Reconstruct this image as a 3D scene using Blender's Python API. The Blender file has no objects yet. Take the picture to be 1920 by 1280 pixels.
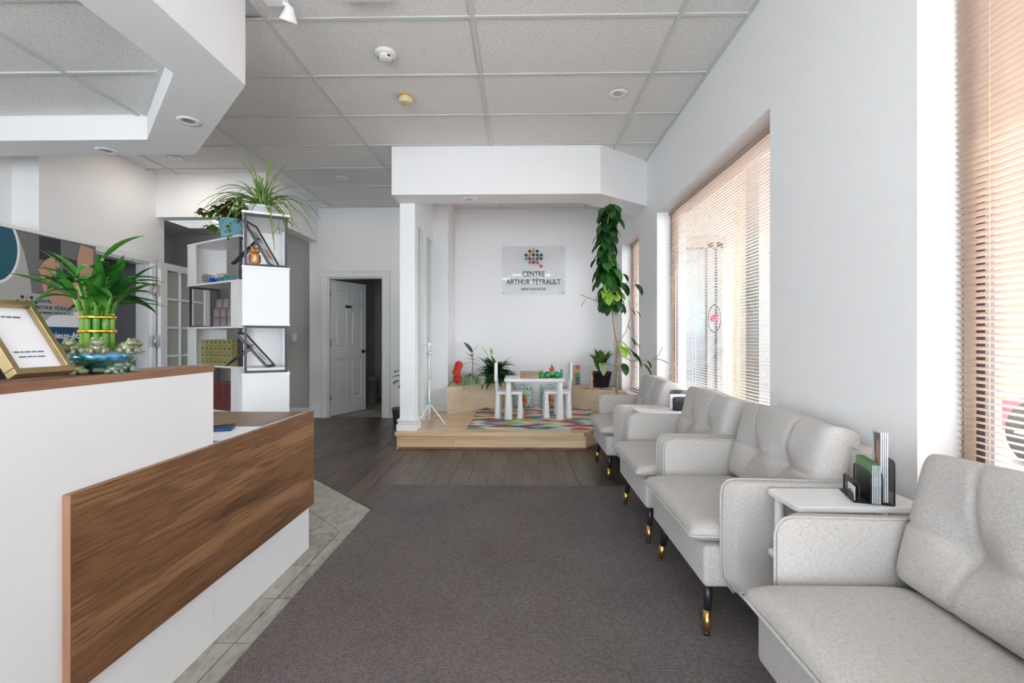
import bpy, bmesh, math, random
from mathutils import Vector, Matrix
C = bpy.context.scene.collection
SC = bpy.context.scene
R = math.radians
random.seed(7)

# ------------------------------------------------------------------ camera, world, light, exposure
cam = bpy.data.cameras.new('camera'); camo = bpy.data.objects.new('camera', cam); C.objects.link(camo)
camo.location = (0, 0, 1.14); camo.rotation_euler = (R(90), 0, R(1.1))
cam.sensor_width = 36; cam.lens = 36 * 889 / 1920; cam.shift_y = -5 / 1920; cam.clip_start = 0.02
SC.camera = camo
SC.view_settings.view_transform = 'Standard'; SC.view_settings.look = 'None'
SC.view_settings.gamma = 1; SC.view_settings.use_curve_mapping = False
SC.view_settings.exposure = 0.90
w = bpy.data.worlds.new('sky'); SC.world = w; w.use_nodes = True
bg = w.node_tree.nodes['Background']; bg.inputs[0].default_value = (0.89, 0.935, 1.0, 1); bg.inputs[1].default_value = 7.5
def lamp(kind, name, loc, rot, energy, color, **k):
    l = bpy.data.lights.new(name, kind); l.energy = energy; l.color = color
    for a, b in k.items(): setattr(l, a, b)
    o = bpy.data.objects.new(name, l); C.objects.link(o); o.location = loc; o.rotation_euler = rot
    return o
sun = lamp('SUN', 'sun', (6, -6, 8), (0, 0, 0), 5.5, (1, .95, .90), angle=R(0.6))
sun.rotation_euler = Vector((-0.40, 0.74, -0.54)).to_track_quat('-Z', 'Y').to_euler()
# portals in the window openings (they only guide the sampling of the sky)
def portal(loc, rot, sx, sy):
    o = lamp('AREA', 'window_portal', loc, rot, 1, (1, 1, 1), shape='RECTANGLE', size=sx, size_y=sy)
    o.data.cycles.is_portal = True
SC.cycles.max_bounces = 8; SC.cycles.diffuse_bounces = 5; SC.cycles.glossy_bounces = 3
SC.cycles.transparent_max_bounces = 24; SC.cycles.transmission_bounces = 6
SC.cycles.sample_clamp_indirect = 6; SC.cycles.caustics_reflective = False; SC.cycles.caustics_refractive = False

# ------------------------------------------------------------------ materials
def nodes(name):
    m = bpy.data.materials.new(name); m.use_nodes = True
    nt = m.node_tree; return m, nt, nt.nodes['Principled BSDF']
def N(nt, t, **k):
    n = nt.nodes.new(t)
    for a, b in k.items(): setattr(n, a, b)
    return n
def L(nt, a, b): nt.links.new(a, b)
def rgb(c): return (c[0], c[1], c[2], 1)
def coords(nt, mode='Object', scale=(1, 1, 1), rot=(0, 0, 0)):
    if mode == 'World':
        s = N(nt, 'ShaderNodeNewGeometry').outputs['Position']
    else:
        s = N(nt, 'ShaderNodeTexCoord').outputs[mode]
    mp = N(nt, 'ShaderNodeMapping'); mp.inputs['Scale'].default_value = scale; mp.inputs['Rotation'].default_value = rot
    L(nt, s, mp.inputs['Vector']); return mp.outputs['Vector']
def ramp(nt, fac, stops, interp='LINEAR'):
    r = N(nt, 'ShaderNodeValToRGB'); r.color_ramp.interpolation = interp
    e = r.color_ramp.elements
    while len(e) < len(stops): e.new(0.5)
    for i, (p, c) in enumerate(stops): e[i].position = p; e[i].color = rgb(c)
    L(nt, fac, r.inputs['Fac']); return r.outputs['Color']
def bump(nt, b, h, s=.3, d=.001):
    n = N(nt, 'ShaderNodeBump'); n.inputs['Strength'].default_value = s; n.inputs['Distance'].default_value = d
    L(nt, h, n.inputs['Height']); L(nt, n.outputs['Normal'], b.inputs['Normal'])
def mat(name, c, rough=.5, metal=0, noise=None, var=.06, bmp=0, coat=0, mode='Object', spec=.5, emit=0, scale=(1, 1, 1)):
    m, nt, b = nodes(name)
    b.inputs['Base Color'].default_value = rgb(c); b.inputs['Roughness'].default_value = rough
    b.inputs['Metallic'].default_value = metal; b.inputs['Specular IOR Level'].default_value = spec
    b.inputs['Coat Weight'].default_value = coat
    if emit:
        b.inputs['Emission Color'].default_value = rgb(c); b.inputs['Emission Strength'].default_value = emit
    n = N(nt, 'ShaderNodeTexNoise'); n.inputs['Scale'].default_value = noise or 14; n.inputs['Detail'].default_value = 4
    L(nt, coords(nt, mode, scale), n.inputs['Vector'])
    lo = [max(0, x * (1 - var)) for x in c]; hi = [min(1, x * (1 + var)) for x in c]
    L(nt, ramp(nt, n.outputs['Fac'], [(.3, lo), (.7, hi)]), b.inputs['Base Color'])
    if bmp: bump(nt, b, n.outputs['Fac'], .4, bmp)
    return m
M = {}
M['paint'] = mat('wall_paint', (.86, .86, .87), .65, noise=60, var=.012, bmp=.0004, mode='World')
M['paint_gloss'] = mat('trim_paint', (.82, .83, .85), .35, noise=5, var=.01)
M['paint_lav'] = mat('lavender_wall_paint', (.50, .50, .58), .6, noise=5, var=.02)
M['paint_grey'] = mat('grey_hall_paint', (.52, .51, .49), .6, noise=5, var=.02)
M['white'] = mat('white_laminate', (.80, .81, .83), .32, noise=3, var=.01)
M['melamine'] = mat('white_melamine', (.80, .80, .81), .4, noise=3, var=.01)
M['plastic'] = mat('white_plastic', (.82, .83, .85), .35, noise=3, var=.01)
M['grid'] = mat('ceiling_grid_metal', (.60, .62, .62), .5, noise=3, var=.02)
M['black'] = mat('black_metal', (.015, .015, .02), .35, noise=8, var=.2)
M['gunmetal'] = mat('dark_grey_metal', (.05, .055, .07), .4, .3, noise=8, var=.1)
M['gold'] = mat('brushed_gold', (.75, .48, .15), .3, 1, noise=30, var=.1)
M['brass'] = mat('satin_brass', (.62, .47, .30), .35, 1, noise=30, var=.1)
M['steel'] = mat('satin_steel', (.6, .6, .6), .35, 1, noise=30, var=.1)
M['goldframe'] = mat('antique_gold', (.42, .32, .17), .38, .8, noise=30, var=.1)
M['paper'] = mat('white_paper', (.82, .82, .86), .7, noise=4, var=.02)
M['paper2'] = mat('printed_paper_block', (.70, .72, .82), .7, noise=60, var=.12)
M['red'] = mat('red_tinsel', (.72, .02, .02), .5, noise=40, var=.3)
M['greenleaf'] = None
def leafmat(name, dark, light, scale=18, rough=.38, trans=.25, stripe=None):
    m, nt, b = nodes(name)
    n = N(nt, 'ShaderNodeTexNoise'); n.inputs['Scale'].default_value = scale
    L(nt, coords(nt), n.inputs['Vector'])
    oi = N(nt, 'ShaderNodeObjectInfo')
    mx = N(nt, 'ShaderNodeMath', operation='ADD'); L(nt, n.outputs['Fac'], mx.inputs[0])
    ml = N(nt, 'ShaderNodeMath', operation='MULTIPLY_ADD'); L(nt, oi.outputs['Random'], ml.inputs[0]); ml.inputs[1].default_value = .4; ml.inputs[2].default_value = -.2
    L(nt, ml.outputs[0], mx.inputs[1])
    c = ramp(nt, mx.outputs[0], [(.3, dark), (.75, light)])
    if stripe:
        uv = N(nt, 'ShaderNodeUVMap'); sp = N(nt, 'ShaderNodeSeparateXYZ'); L(nt, uv.outputs[0], sp.inputs[0])
        s = ramp(nt, sp.outputs['X'], [(0, (0, 0, 0)), (.28, (0, 0, 0)), (.36, (1, 1, 1)), (.64, (1, 1, 1)), (.72, (0, 0, 0))])
        mm = N(nt, 'ShaderNodeMix', data_type='RGBA'); L(nt, s, mm.inputs[0]); L(nt, c, mm.inputs[6]); mm.inputs[7].default_value = rgb(stripe)
        c = mm.outputs[2]
    L(nt, c, b.inputs['Base Color']); b.inputs['Roughness'].default_value = rough
    t = N(nt, 'ShaderNodeBsdfTranslucent'); L(nt, c, t.inputs['Color'])
    ms = N(nt, 'ShaderNodeMixShader'); ms.inputs[0].default_value = trans
    L(nt, b.outputs[0], ms.inputs[1]); L(nt, t.outputs[0], ms.inputs[2]); L(nt, ms.outputs[0], nt.nodes['Material Output'].inputs['Surface'])
    return m
M['bamboo_leaf'] = leafmat('bamboo_leaf_green', (.012, .09, .012), (.07, .27, .035))
M['bamboo_stalk'] = leafmat('bamboo_stalk_green', (.06, .22, .03), (.24, .44, .07), 12, .3, .05)
M['vine_leaf'] = leafmat('dark_vine_leaf', (.005, .035, .008), (.035, .15, .02))
M['lime_leaf'] = leafmat('lime_vine_leaf', (.25, .45, .05), (.42, .62, .12), trans=.4)
M['spider_leaf'] = leafmat('striped_spider_leaf', (.04, .17, .015), (.10, .30, .04), stripe=(.55, .65, .25))
M['coleus_leaf'] = leafmat('coleus_green', (.06, .14, .015), (.16, .28, .04))
M['coleus_red'] = leafmat('coleus_maroon', (.07, .008, .01), (.16, .02, .02))
M['rubber_leaf'] = leafmat('rubber_plant_dark', (.006, .02, .012), (.02, .045, .03), rough=.25, trans=.05)
M['lily_leaf'] = leafmat('peace_lily_green', (.005, .035, .008), (.03, .13, .02))
M['varieg_leaf'] = leafmat('variegated_green', (.12, .28, .05), (.40, .50, .20), stripe=(.62, .66, .42))
M['dief_leaf'] = leafmat('dumb_cane_green', (.03, .10, .015), (.12, .24, .04))
M['dief_pale'] = leafmat('pale_mottled_leaf', (.10, .22, .05), (.55, .60, .35), 60)
M['stem'] = mat('woody_stem', (.30, .22, .12), .7, noise=40, var=.3, bmp=.002)
M['greenstem'] = mat('green_stem', (.10, .25, .04), .5, noise=40, var=.3)
M['soil'] = mat('potting_soil', (.05, .03, .02), .9, noise=60, var=.5, bmp=.004)

def ceiling_tile():
    m, nt, b = nodes('mineral_fibre_tile')
    v = coords(nt, 'World')
    n = N(nt, 'ShaderNodeTexNoise'); n.inputs['Scale'].default_value = 95; n.inputs['Detail'].default_value = 5; n.inputs['Roughness'].default_value = .7
    L(nt, v, n.inputs['Vector'])
    L(nt, ramp(nt, n.outputs['Fac'], [(.34, (.48, .47, .45)), (.46, (.76, .75, .73)), (.7, (.84, .83, .81))]), b.inputs['Base Color'])
    b.inputs['Roughness'].default_value = .9; bump(nt, b, n.outputs['Fac'], .55, .004); return m
M['tile'] = ceiling_tile()
M['smoothtile'] = mat('smooth_ceiling_panel', (.66, .67, .68), .8, noise=30, var=.02)

def wood(name, stops, scale, along='Y', rough=.4, distort=2.2, mode='World', fine=60, bm=.0006, rand=False, k=.18):
    m, nt, b = nodes(name)
    st = {'X': (k, 1, 1), 'Y': (1, k, 1), 'Z': (1, 1, k)}[along]
    v = coords(nt, mode, tuple(s * scale for s in st))
    if rand:
        oi = N(nt, 'ShaderNodeObjectInfo'); ad = N(nt, 'ShaderNodeVectorMath', operation='ADD')
        cb = N(nt, 'ShaderNodeCombineXYZ'); mu = N(nt, 'ShaderNodeMath', operation='MULTIPLY'); mu.inputs[1].default_value = 37
        L(nt, oi.outputs['Random'], mu.inputs[0]); L(nt, mu.outputs[0], cb.inputs[0]); L(nt, mu.outputs[0], cb.inputs[2])
        L(nt, v, ad.inputs[0]); L(nt, cb.outputs[0], ad.inputs[1]); v = ad.outputs[0]
    n1 = N(nt, 'ShaderNodeTexNoise'); n1.inputs['Scale'].default_value = 1.0; n1.inputs['Detail'].default_value = 6; n1.inputs['Distortion'].default_value = distort
    L(nt, v, n1.inputs['Vector'])
    st2 = {'X': (.03, 1, 1), 'Y': (1, .03, 1), 'Z': (1, 1, .03)}[along]
    n2 = N(nt, 'ShaderNodeTexNoise'); n2.inputs['Scale'].default_value = 1; n2.inputs['Detail'].default_value = 5
    L(nt, coords(nt, mode, tuple(s * fine * 2.2 for s in st2)), n2.inputs['Vector'])
    mx = N(nt, 'ShaderNodeMath', operation='MULTIPLY_ADD'); L(nt, n2.outputs['Fac'], mx.inputs[0]); mx.inputs[1].default_value = .45
    L(nt, n1.outputs['Fac'], mx.inputs[2])
    L(nt, ramp(nt, mx.outputs[0], stops), b.inputs['Base Color'])
    b.inputs['Roughness'].default_value = rough
    bump(nt, b, n2.outputs['Fac'], .25, bm); return m
WAL = [(.50, (.06, .026, .011)), (.60, (.15, .068, .030)), (.68, (.22, .105, .046)), (.74, (.13, .058, .025)), (.80, (.26, .13, .06)), (.90, (.32, .17, .08)), (1.0, (.12, .055, .024))]
M['walnut'] = wood('walnut_laminate', WAL, 6.0, 'Y', .42, .55, k=.10)
M['walnut_top'] = wood('walnut_laminate_top', [(.4, (.09, .045, .022)), (.7, (.20, .105, .055)), (.95, (.27, .15, .08))], 4.0, 'Y', .3, 1.0)
M['walnut_edge'] = wood('walnut_edge_band', [(.4, (.20, .10, .06)), (.7, (.33, .17, .10)), (.95, (.40, .22, .14))], 9, 'Z', .45, .4)
M['walnut_edgeY'] = wood('walnut_edge_band_long', [(.4, (.13, .055, .03)), (.7, (.24, .11, .06)), (.95, (.31, .155, .09))], 14, 'Y', .45, .4)
M['plank'] = wood('dark_grey_brown_plank', [(.45, (.028, .019, .015)), (.65, (.075, .053, .042)), (.9, (.14, .105, .088))], 6, 'Y', .36, 1.0, rand=True)
M['maple'] = wood('maple_floor', [(.4, (.50, .32, .16)), (.7, (.66, .45, .25)), (.95, (.74, .54, .33))], 5, 'X', .16, .8, rand=True)
M['maple_v'] = wood('maple_riser', [(.4, (.56, .39, .21)), (.7, (.68, .49, .29)), (.95, (.74, .57, .37))], 6, 'X', .4, .8, rand=True)
M['ply'] = wood('birch_plywood', [(.4, (.56, .44, .30)), (.7, (.66, .53, .38)), (.95, (.72, .60, .45))], 5, 'X', .5, 1.5)
M['pine'] = wood('light_wood', [(.4, (.60, .34, .20)), (.7, (.72, .45, .28)), (.95, (.78, .52, .35))], 20, 'Z', .5, .5, mode='Object')
M['boxwood'] = wood('worn_box_wood', [(.4, (.22, .12, .08)), (.7, (.36, .22, .16)), (.95, (.48, .32, .25))], 25, 'X', .5, .5, mode='Object')

def stone_tile():
    m, nt, b = nodes('slate_look_floor_tile')
    oi = N(nt, 'ShaderNodeObjectInfo'); v = coords(nt, 'World', (1, .45, 1), (0, 0, .5))
    n = N(nt, 'ShaderNodeTexNoise'); n.inputs['Scale'].default_value = 22; n.inputs['Detail'].default_value = 9; n.inputs['Roughness'].default_value = .65; n.inputs['Distortion'].default_value = .6
    L(nt, v, n.inputs['Vector'])
    mx = N(nt, 'ShaderNodeMath', operation='MULTIPLY_ADD'); L(nt, oi.outputs['Random'], mx.inputs[0]); mx.inputs[1].default_value = .14; L(nt, n.outputs['Fac'], mx.inputs[2])
    L(nt, ramp(nt, mx.outputs[0], [(.36, (.19, .175, .145)), (.55, (.34, .32, .275)), (.8, (.46, .44, .39))]), b.inputs['Base Color'])
    b.inputs['Roughness'].default_value = .5; bump(nt, b, n.outputs['Fac'], .3, .002); return m
M['stone'] = stone_tile()
M['grout'] = mat('dark_grout', (.05, .048, .045), .8, noise=50, var=.1, mode='World')

def carpet():
    m, nt, b = nodes('woven_loop_carpet')
    v = coords(nt, 'World', (112, 125, 1), (0, 0, .0))
    sp = N(nt, 'ShaderNodeSeparateXYZ'); L(nt, v, sp.inputs[0])
    def math_(op, a, b_=None):
        if op == 'MULTIPLY_ADD': return math_('ADD', math_('MULTIPLY', a, b_), .23)
        x = N(nt, 'ShaderNodeMath', operation=op)
        for i, q in enumerate((a, b_)):
            if q is None: continue
            if isinstance(q, (int, float)): x.inputs[i].default_value = q
            else: L(nt, q, x.inputs[i])
        return x.outputs[0]
    row = math_('FLOOR', sp.outputs['Y']); off = math_('MULTIPLY', row, .5)
    ux = math_('ADD', sp.outputs['X'], off)
    fx = math_('SINE', math_('MULTIPLY', ux, 2 * math.pi)); fy = math_('SINE', math_('MULTIPLY', sp.outputs['Y'], 2 * math.pi))
    h = math_('ADD', fx, fy)
    cb = N(nt, 'ShaderNodeCombineXYZ'); L(nt, math_('FLOOR', ux), cb.inputs[0]); L(nt, row, cb.inputs[1])
    wn = N(nt, 'ShaderNodeTexWhiteNoise'); L(nt, cb.outputs[0], wn.inputs['Vector'])
    n = N(nt, 'ShaderNodeTexNoise'); n.inputs['Scale'].default_value = 2.3; n.inputs['Detail'].default_value = 3; L(nt, coords(nt, 'World'), n.inputs['Vector'])
    f = math_('ADD', math_('MULTIPLY', wn.outputs['Value'], .20), math_('ADD', math_('MULTIPLY', h, .13), math_('MULTIPLY_ADD', n.outputs['Fac'], .22)))
    L(nt, ramp(nt, f, [(.2, (.085, .072, .072)), (.45, (.165, .145, .145)), (.7, (.25, .225, .225))]), b.inputs['Base Color'])
    b.inputs['Roughness'].default_value = .95; b.inputs['Specular IOR Level'].default_value = .1
    bump(nt, b, h, .5, .0015); return m
M['carpet'] = carpet()

def fabric():
    m, nt, b = nodes('heathered_linen_fabric')
    outs = []
    for s in ((70, 800, 800), (800, 70, 800), (800, 800, 70)):
        n = N(nt, 'ShaderNodeTexNoise'); n.inputs['Scale'].default_value = 1; n.inputs['Detail'].default_value = 3
        L(nt, coords(nt, 'Object', s), n.inputs['Vector']); outs.append(n.outputs['Fac'])
    a = N(nt, 'ShaderNodeMath', operation='ADD'); L(nt, outs[0], a.inputs[0]); L(nt, outs[1], a.inputs[1])
    c = N(nt, 'ShaderNodeMath', operation='MULTIPLY_ADD'); L(nt, outs[2], c.inputs[0]); c.inputs[1].default_value = 1; L(nt, a.outputs[0], c.inputs[2])
    d = N(nt, 'ShaderNodeMath', operation='MULTIPLY'); L(nt, c.outputs[0], d.inputs[0]); d.inputs[1].default_value = 1 / 3
    L(nt, ramp(nt, d.outputs[0], [(.38, (.30, .28, .265)), (.485, (.47, .447, .43)), (.57, (.56, .54, .52))]), b.inputs['Base Color'])
    b.inputs['Roughness'].default_value = .9; b.inputs['Sheen Weight'].default_value = .15; b.inputs['Specular IOR Level'].default_value = .2
    bump(nt, b, d.outputs[0], .6, .0012); return m
M['fabric'] = fabric()

def rug():
    m, nt, b = nodes('harlequin_rug_print')
    sp = N(nt, 'ShaderNodeSeparateXYZ'); L(nt, coords(nt, 'Object', (1 / .224, 1 / .108, 1)), sp.inputs[0])
    def fl(op, k):
        x = N(nt, 'ShaderNodeMath', operation=op); L(nt, sp.outputs[0], x.inputs[0]); L(nt, sp.outputs[1], x.inputs[1])
        f = N(nt, 'ShaderNodeMath', operation='FLOOR'); L(nt, x.outputs[0], f.inputs[0]); return f.outputs[0]
    cb = N(nt, 'ShaderNodeCombineXYZ'); L(nt, fl('ADD', 0), cb.inputs[0]); L(nt, fl('SUBTRACT', 0), cb.inputs[1])
    wn = N(nt, 'ShaderNodeTexWhiteNoise'); L(nt, cb.outputs[0], wn.inputs['Vector'])
    pal = [(0, (.40, .06, .07)), (.16, (.06, .30, .28)), (.32, (.56, .40, .13)), (.46, (.10, .13, .19)), (.55, (.66, .36, .38)), (.67, (.52, .68, .58)), (.84, (.74, .70, .62))]
    L(nt, ramp(nt, wn.outputs['Value'], pal, 'CONSTANT'), b.inputs['Base Color']); b.inputs['Roughness'].default_value = .9
    return m
M['rug'] = rug()

def glassy(name, tint=(1, 1, 1), refl=.08):
    m, nt, b = nodes(name)
    t = N(nt, 'ShaderNodeBsdfTransparent'); t.inputs[0].default_value = rgb(tint)
    g = N(nt, 'ShaderNodeBsdfGlossy'); g.inputs['Roughness'].default_value = .02
    f = N(nt, 'ShaderNodeLayerWeight'); pw = N(nt, 'ShaderNodeMath', operation='POWER'); L(nt, f.outputs['Facing'], pw.inputs[0]); pw.inputs[1].default_value = 5
    ma = N(nt, 'ShaderNodeMath', operation='MULTIPLY_ADD'); L(nt, pw.outputs[0], ma.inputs[0]); ma.inputs[1].default_value = .9; ma.inputs[2].default_value = refl * .5
    ms = N(nt, 'ShaderNodeMixShader'); L(nt, ma.outputs[0], ms.inputs[0]); L(nt, t.outputs[0], ms.inputs[1]); L(nt, g.outputs[0], ms.inputs[2])
    L(nt, ms.outputs[0], nt.nodes['Material Output'].inputs['Surface']); return m
M['glass'] = glassy('clear_glass', (.96, .98, .98))
M['acrylic'] = glassy('clear_acrylic', (.985, .99, .99), .07)
def frosted():
    m, nt, b = nodes('dotted_frosted_glass')
    v = N(nt, 'ShaderNodeTexVoronoi'); v.inputs['Scale'].default_value = 90; L(nt, coords(nt, 'World'), v.inputs['Vector'])
    L(nt, ramp(nt, v.outputs['Distance'], [(.2, (.36, .44, .43)), (.5, (.55, .62, .60))]), b.inputs['Base Color']); b.inputs['Roughness'].default_value = .25
    return m
M['frost'] = frosted()
def meshmat():
    m, nt, b = nodes('black_wire_mesh')
    b.inputs['Base Color'].default_value = (.01, .01, .013, 1); b.inputs['Roughness'].default_value = .4
    c = N(nt, 'ShaderNodeTexChecker'); c.inputs['Scale'].default_value = 520; L(nt, coords(nt, 'Object', (1, 1, 1), (.1, .2, .78)), c.inputs['Vector'])
    t = N(nt, 'ShaderNodeBsdfTransparent'); ms = N(nt, 'ShaderNodeMixShader')
    mu = N(nt, 'ShaderNodeMath', operation='MULTIPLY_ADD'); L(nt, c.outputs['Fac'], mu.inputs[0]); mu.inputs[1].default_value = -.95; mu.inputs[2].default_value = 1
    L(nt, mu.outputs[0], ms.inputs[0]); L(nt, t.outputs[0], ms.inputs[1]); L(nt, b.outputs[0], ms.inputs[2])
    L(nt, ms.outputs[0], nt.nodes['Material Output'].inputs['Surface']); return m
M['mesh'] = meshmat()
def slatmat():
    m, nt, b = nodes('beige_vinyl_slat')
    n = N(nt, 'ShaderNodeTexNoise'); n.inputs['Scale'].default_value = 30; L(nt, coords(nt), n.inputs['Vector'])
    c = ramp(nt, n.outputs['Fac'], [(.3, (.54, .41, .33)), (.7, (.57, .44, .36))]); L(nt, c, b.inputs['Base Color']); b.inputs['Roughness'].default_value = .4
    t = N(nt, 'ShaderNodeBsdfTranslucent'); L(nt, c, t.inputs[0]); ms = N(nt, 'ShaderNodeMixShader'); ms.inputs[0].default_value = .10
    L(nt, b.outputs[0], ms.inputs[1]); L(nt, t.outputs[0], ms.inputs[2]); L(nt, ms.outputs[0], nt.nodes['Material Output'].inputs['Surface'])
    return m
M['slat'] = slatmat()
M['cord'] = mat('cream_cord', (.75, .62, .42), .7, noise=40, var=.1)
M['fillglow'] = mat('fill_panel_glow', (1, .98, .94), .5, noise=3, var=0, emit=3)  # glow of the added ceiling fill panels
def glaze():
    m, nt, b = nodes('blue_green_pot_glaze')
    tc = coords(nt); sp = N(nt, 'ShaderNodeSeparateXYZ'); L(nt, tc, sp.inputs[0])
    n = N(nt, 'ShaderNodeTexNoise'); n.inputs['Scale'].default_value = 45; n.inputs['Detail'].default_value = 4; L(nt, tc, n.inputs['Vector'])
    mu = N(nt, 'ShaderNodeMath', operation='MULTIPLY_ADD'); L(nt, sp.outputs['Z'], mu.inputs[0]); mu.inputs[1].default_value = 8; L(nt, n.outputs['Fac'], mu.inputs[2])
    L(nt, ramp(nt, mu.outputs[0], [(.60, (.003, .03, .015)), (.76, (.008, .09, .06)), (.86, (.02, .16, .28)), (.98, (.10, .28, .42))]), b.inputs['Base Color'])
    b.inputs['Roughness'].default_value = .12; b.inputs['Coat Weight'].default_value = 1; return m
M['glaze'] = glaze()
M['frog'] = mat('olive_frog_glaze', (.20, .22, .12), .15, noise=60, var=.5, coat=1)
M['frog2'] = mat('pale_green_frog_glaze', (.17, .26, .18), .15, noise=60, var=.5, coat=1)
def flat(name, c, rough=.6): return mat(name, c, rough, noise=4, var=.02)
M['navy'] = flat('navy_print', (.012, .045, .10)); M['navy2'] = flat('slate_blue_print', (.02, .075, .11))
M['amber'] = flat('amber_print', (.62, .29, .03)); M['pink'] = flat('rose_print', (.55, .10, .17)); M['coral'] = flat('coral_print', (.62, .08, .04))
M['mint'] = flat('mint_print', (.05, .38, .25)); M['letter'] = flat('dark_slate_lettering', (.035, .085, .14))
M['skin'] = flat('skin_tone_print', (.52, .30, .21)); M['bgrey'] = flat('grey_print', (.17, .17, .18)); M['teal'] = flat('teal_print', (.01, .10, .15))
M['palegrey'] = flat('pale_grey_print', (.42, .41, .40)); M['darkpr'] = flat('dark_print', (.03, .03, .04)); M['bluebox'] = flat('blue_block_print', (.01, .06, .15))
M['bluepot'] = mat('blue_ceramic', (.22, .48, .58), .35, noise=30, var=.08)
M['greypot'] = mat('grey_ceramic', (.10, .11, .13), .5, noise=30, var=.08)
M['blackpot'] = mat('black_plastic', (.012, .012, .014), .4, noise=30, var=.08)
M['greenfolder'] = mat('sage_green_card', (.16, .30, .14), .6, noise=30, var=.05)
M['concrete'] = mat('pale_paving', (.40, .39, .38), .9, noise=8, var=.1, mode='World')
M['facade'] = mat('beige_stone_facade', (.25, .215, .17), .8, noise=6, var=.05, mode='World')
M['facade_dark'] = mat('grey_pillar', (.09, .09, .09), .8, noise=6, var=.05, mode='World')
M['bronze'] = mat('dark_bronze_frame', (.045, .035, .045), .4, noise=6, var=.1)
M['tanframe'] = mat('tan_frame', (.52, .42, .33), .6, noise=6, var=.05)
M['carred'] = mat('red_car_paint', (.55, .03, .06), .2, noise=3, var=.02, coat=1)
M['tyre'] = mat('tyre_rubber', (.03, .03, .03), .8, noise=60, var=.2)
M['goldbox'] = mat('gold_green_carton', (.40, .40, .16), .3, .3, noise=40, var=.3)
M['maroonbox'] = mat('maroon_carton', (.14, .04, .04), .35, noise=30, var=.4)
M['greybox'] = mat('silver_grey_wrap', (.30, .29, .31), .25, .2, noise=30, var=.3)
M['rustbox'] = mat('rust_carton_edge', (.28, .09, .05), .4, noise=30, var=.2)

# ------------------------------------------------------------------ mesh helpers
def new_bm(): return bmesh.new()
def xf(verts, mtx):
    for v in verts: v.co = mtx @ v.co
def box(bm, a, b, bev=0, seg=2, mtx=None, mi=0):
    x0, y0, z0 = a; x1, y1, z1 = b
    vs = [bm.verts.new(p) for p in ((x0, y0, z0), (x1, y0, z0), (x1, y1, z0), (x0, y1, z0), (x0, y0, z1), (x1, y0, z1), (x1, y1, z1), (x0, y1, z1))]
    fs = [bm.faces.new([vs[i] for i in f]) for f in ((0, 3, 2, 1), (4, 5, 6, 7), (0, 1, 5, 4), (1, 2, 6, 5), (2, 3, 7, 6), (3, 0, 4, 7))]
    for f in fs: f.material_index = mi
    if bev:
        es = list({e for f in fs for e in f.edges})
        r = bmesh.ops.bevel(bm, geom=es, offset=bev, segments=seg, profile=.5, affect='EDGES')
        vs = list({v for f in r['faces'] for v in f.verts} | {v for v in vs if v.is_valid})
        for f in r['faces']: f.material_index = mi
    if mtx: xf(vs, mtx)
    return vs
def prism(bm, poly, z0, z1, mtx=None, mi=0, bev=0):
    n = len(poly)
    a = sum(poly[i][0] * poly[(i + 1) % n][1] - poly[(i + 1) % n][0] * poly[i][1] for i in range(n))
    if a < 0: poly = poly[::-1]
    lo = [bm.verts.new((p[0], p[1], z0)) for p in poly]; hi = [bm.verts.new((p[0], p[1], z1)) for p in poly]
    fs = [bm.faces.new(lo[::-1]), bm.faces.new(hi)]
    for i in range(n): fs.append(bm.faces.new((lo[i], lo[(i + 1) % n], hi[(i + 1) % n], hi[i])))
    for f in fs: f.material_index = mi
    vs = lo + hi
    if bev:
        es = list({e for f in fs for e in f.edges})
        r = bmesh.ops.bevel(bm, geom=es, offset=bev, segments=2, profile=.5, affect='EDGES')
        vs = list({v for f in r['faces'] for v in f.verts} | {v for v in vs if v.is_valid})
    if mtx: xf(vs, mtx)
    return vs
def tube(bm, pts, r, n=10, cap=True, mi=0):
    pts = [Vector(p) for p in pts]; rs = r if isinstance(r, (list, tuple)) else [r] * len(pts)
    rings = []; up = None
    for i, p in enumerate(pts):
        d = (pts[min(i + 1, len(pts) - 1)] - pts[max(i - 1, 0)]).normalized()
        if up is None: up = Vector((0, 0, 1)) if abs(d.z) < .9 else Vector((1, 0, 0))
        u = (up - d * up.dot(d)).normalized(); up = u; v = d.cross(u)
        rings.append([bm.verts.new(p + (u * math.cos(2 * math.pi * k / n) + v * math.sin(2 * math.pi * k / n)) * rs[i]) for k in range(n)])
    for a, b in zip(rings, rings[1:]):
        for k in range(n):
            f = bm.faces.new((a[k], a[(k + 1) % n], b[(k + 1) % n], b[k])); f.material_index = mi; f.smooth = True
    if cap:
        for q in (rings[0][::-1], rings[-1]):
            f = bm.faces.new(q); f.material_index = mi
    return [v for q in rings for v in q]
def lathe(bm, prof, n=24, mtx=None, mi=0, cap=True, wob=None):
    rings = []
    for r, z in prof:
        rings.append([bm.verts.new(((r * (wob(a, z) if wob else 1)) * math.cos(a), (r * (wob(a, z) if wob else 1)) * math.sin(a), z)) for a in [2 * math.pi * k / n for k in range(n)]])
    for a, b in zip(rings, rings[1:]):
        for k in range(n):
            f = bm.faces.new((a[k], a[(k + 1) % n], b[(k + 1) % n], b[k])); f.material_index = mi; f.smooth = True
    if cap:
        f = bm.faces.new(rings[0][::-1]); f.material_index = mi; f = bm.faces.new(rings[-1]); f.material_index = mi
    vs = [v for q in rings for v in q]
    if mtx: xf(vs, mtx)
    return vs
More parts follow.
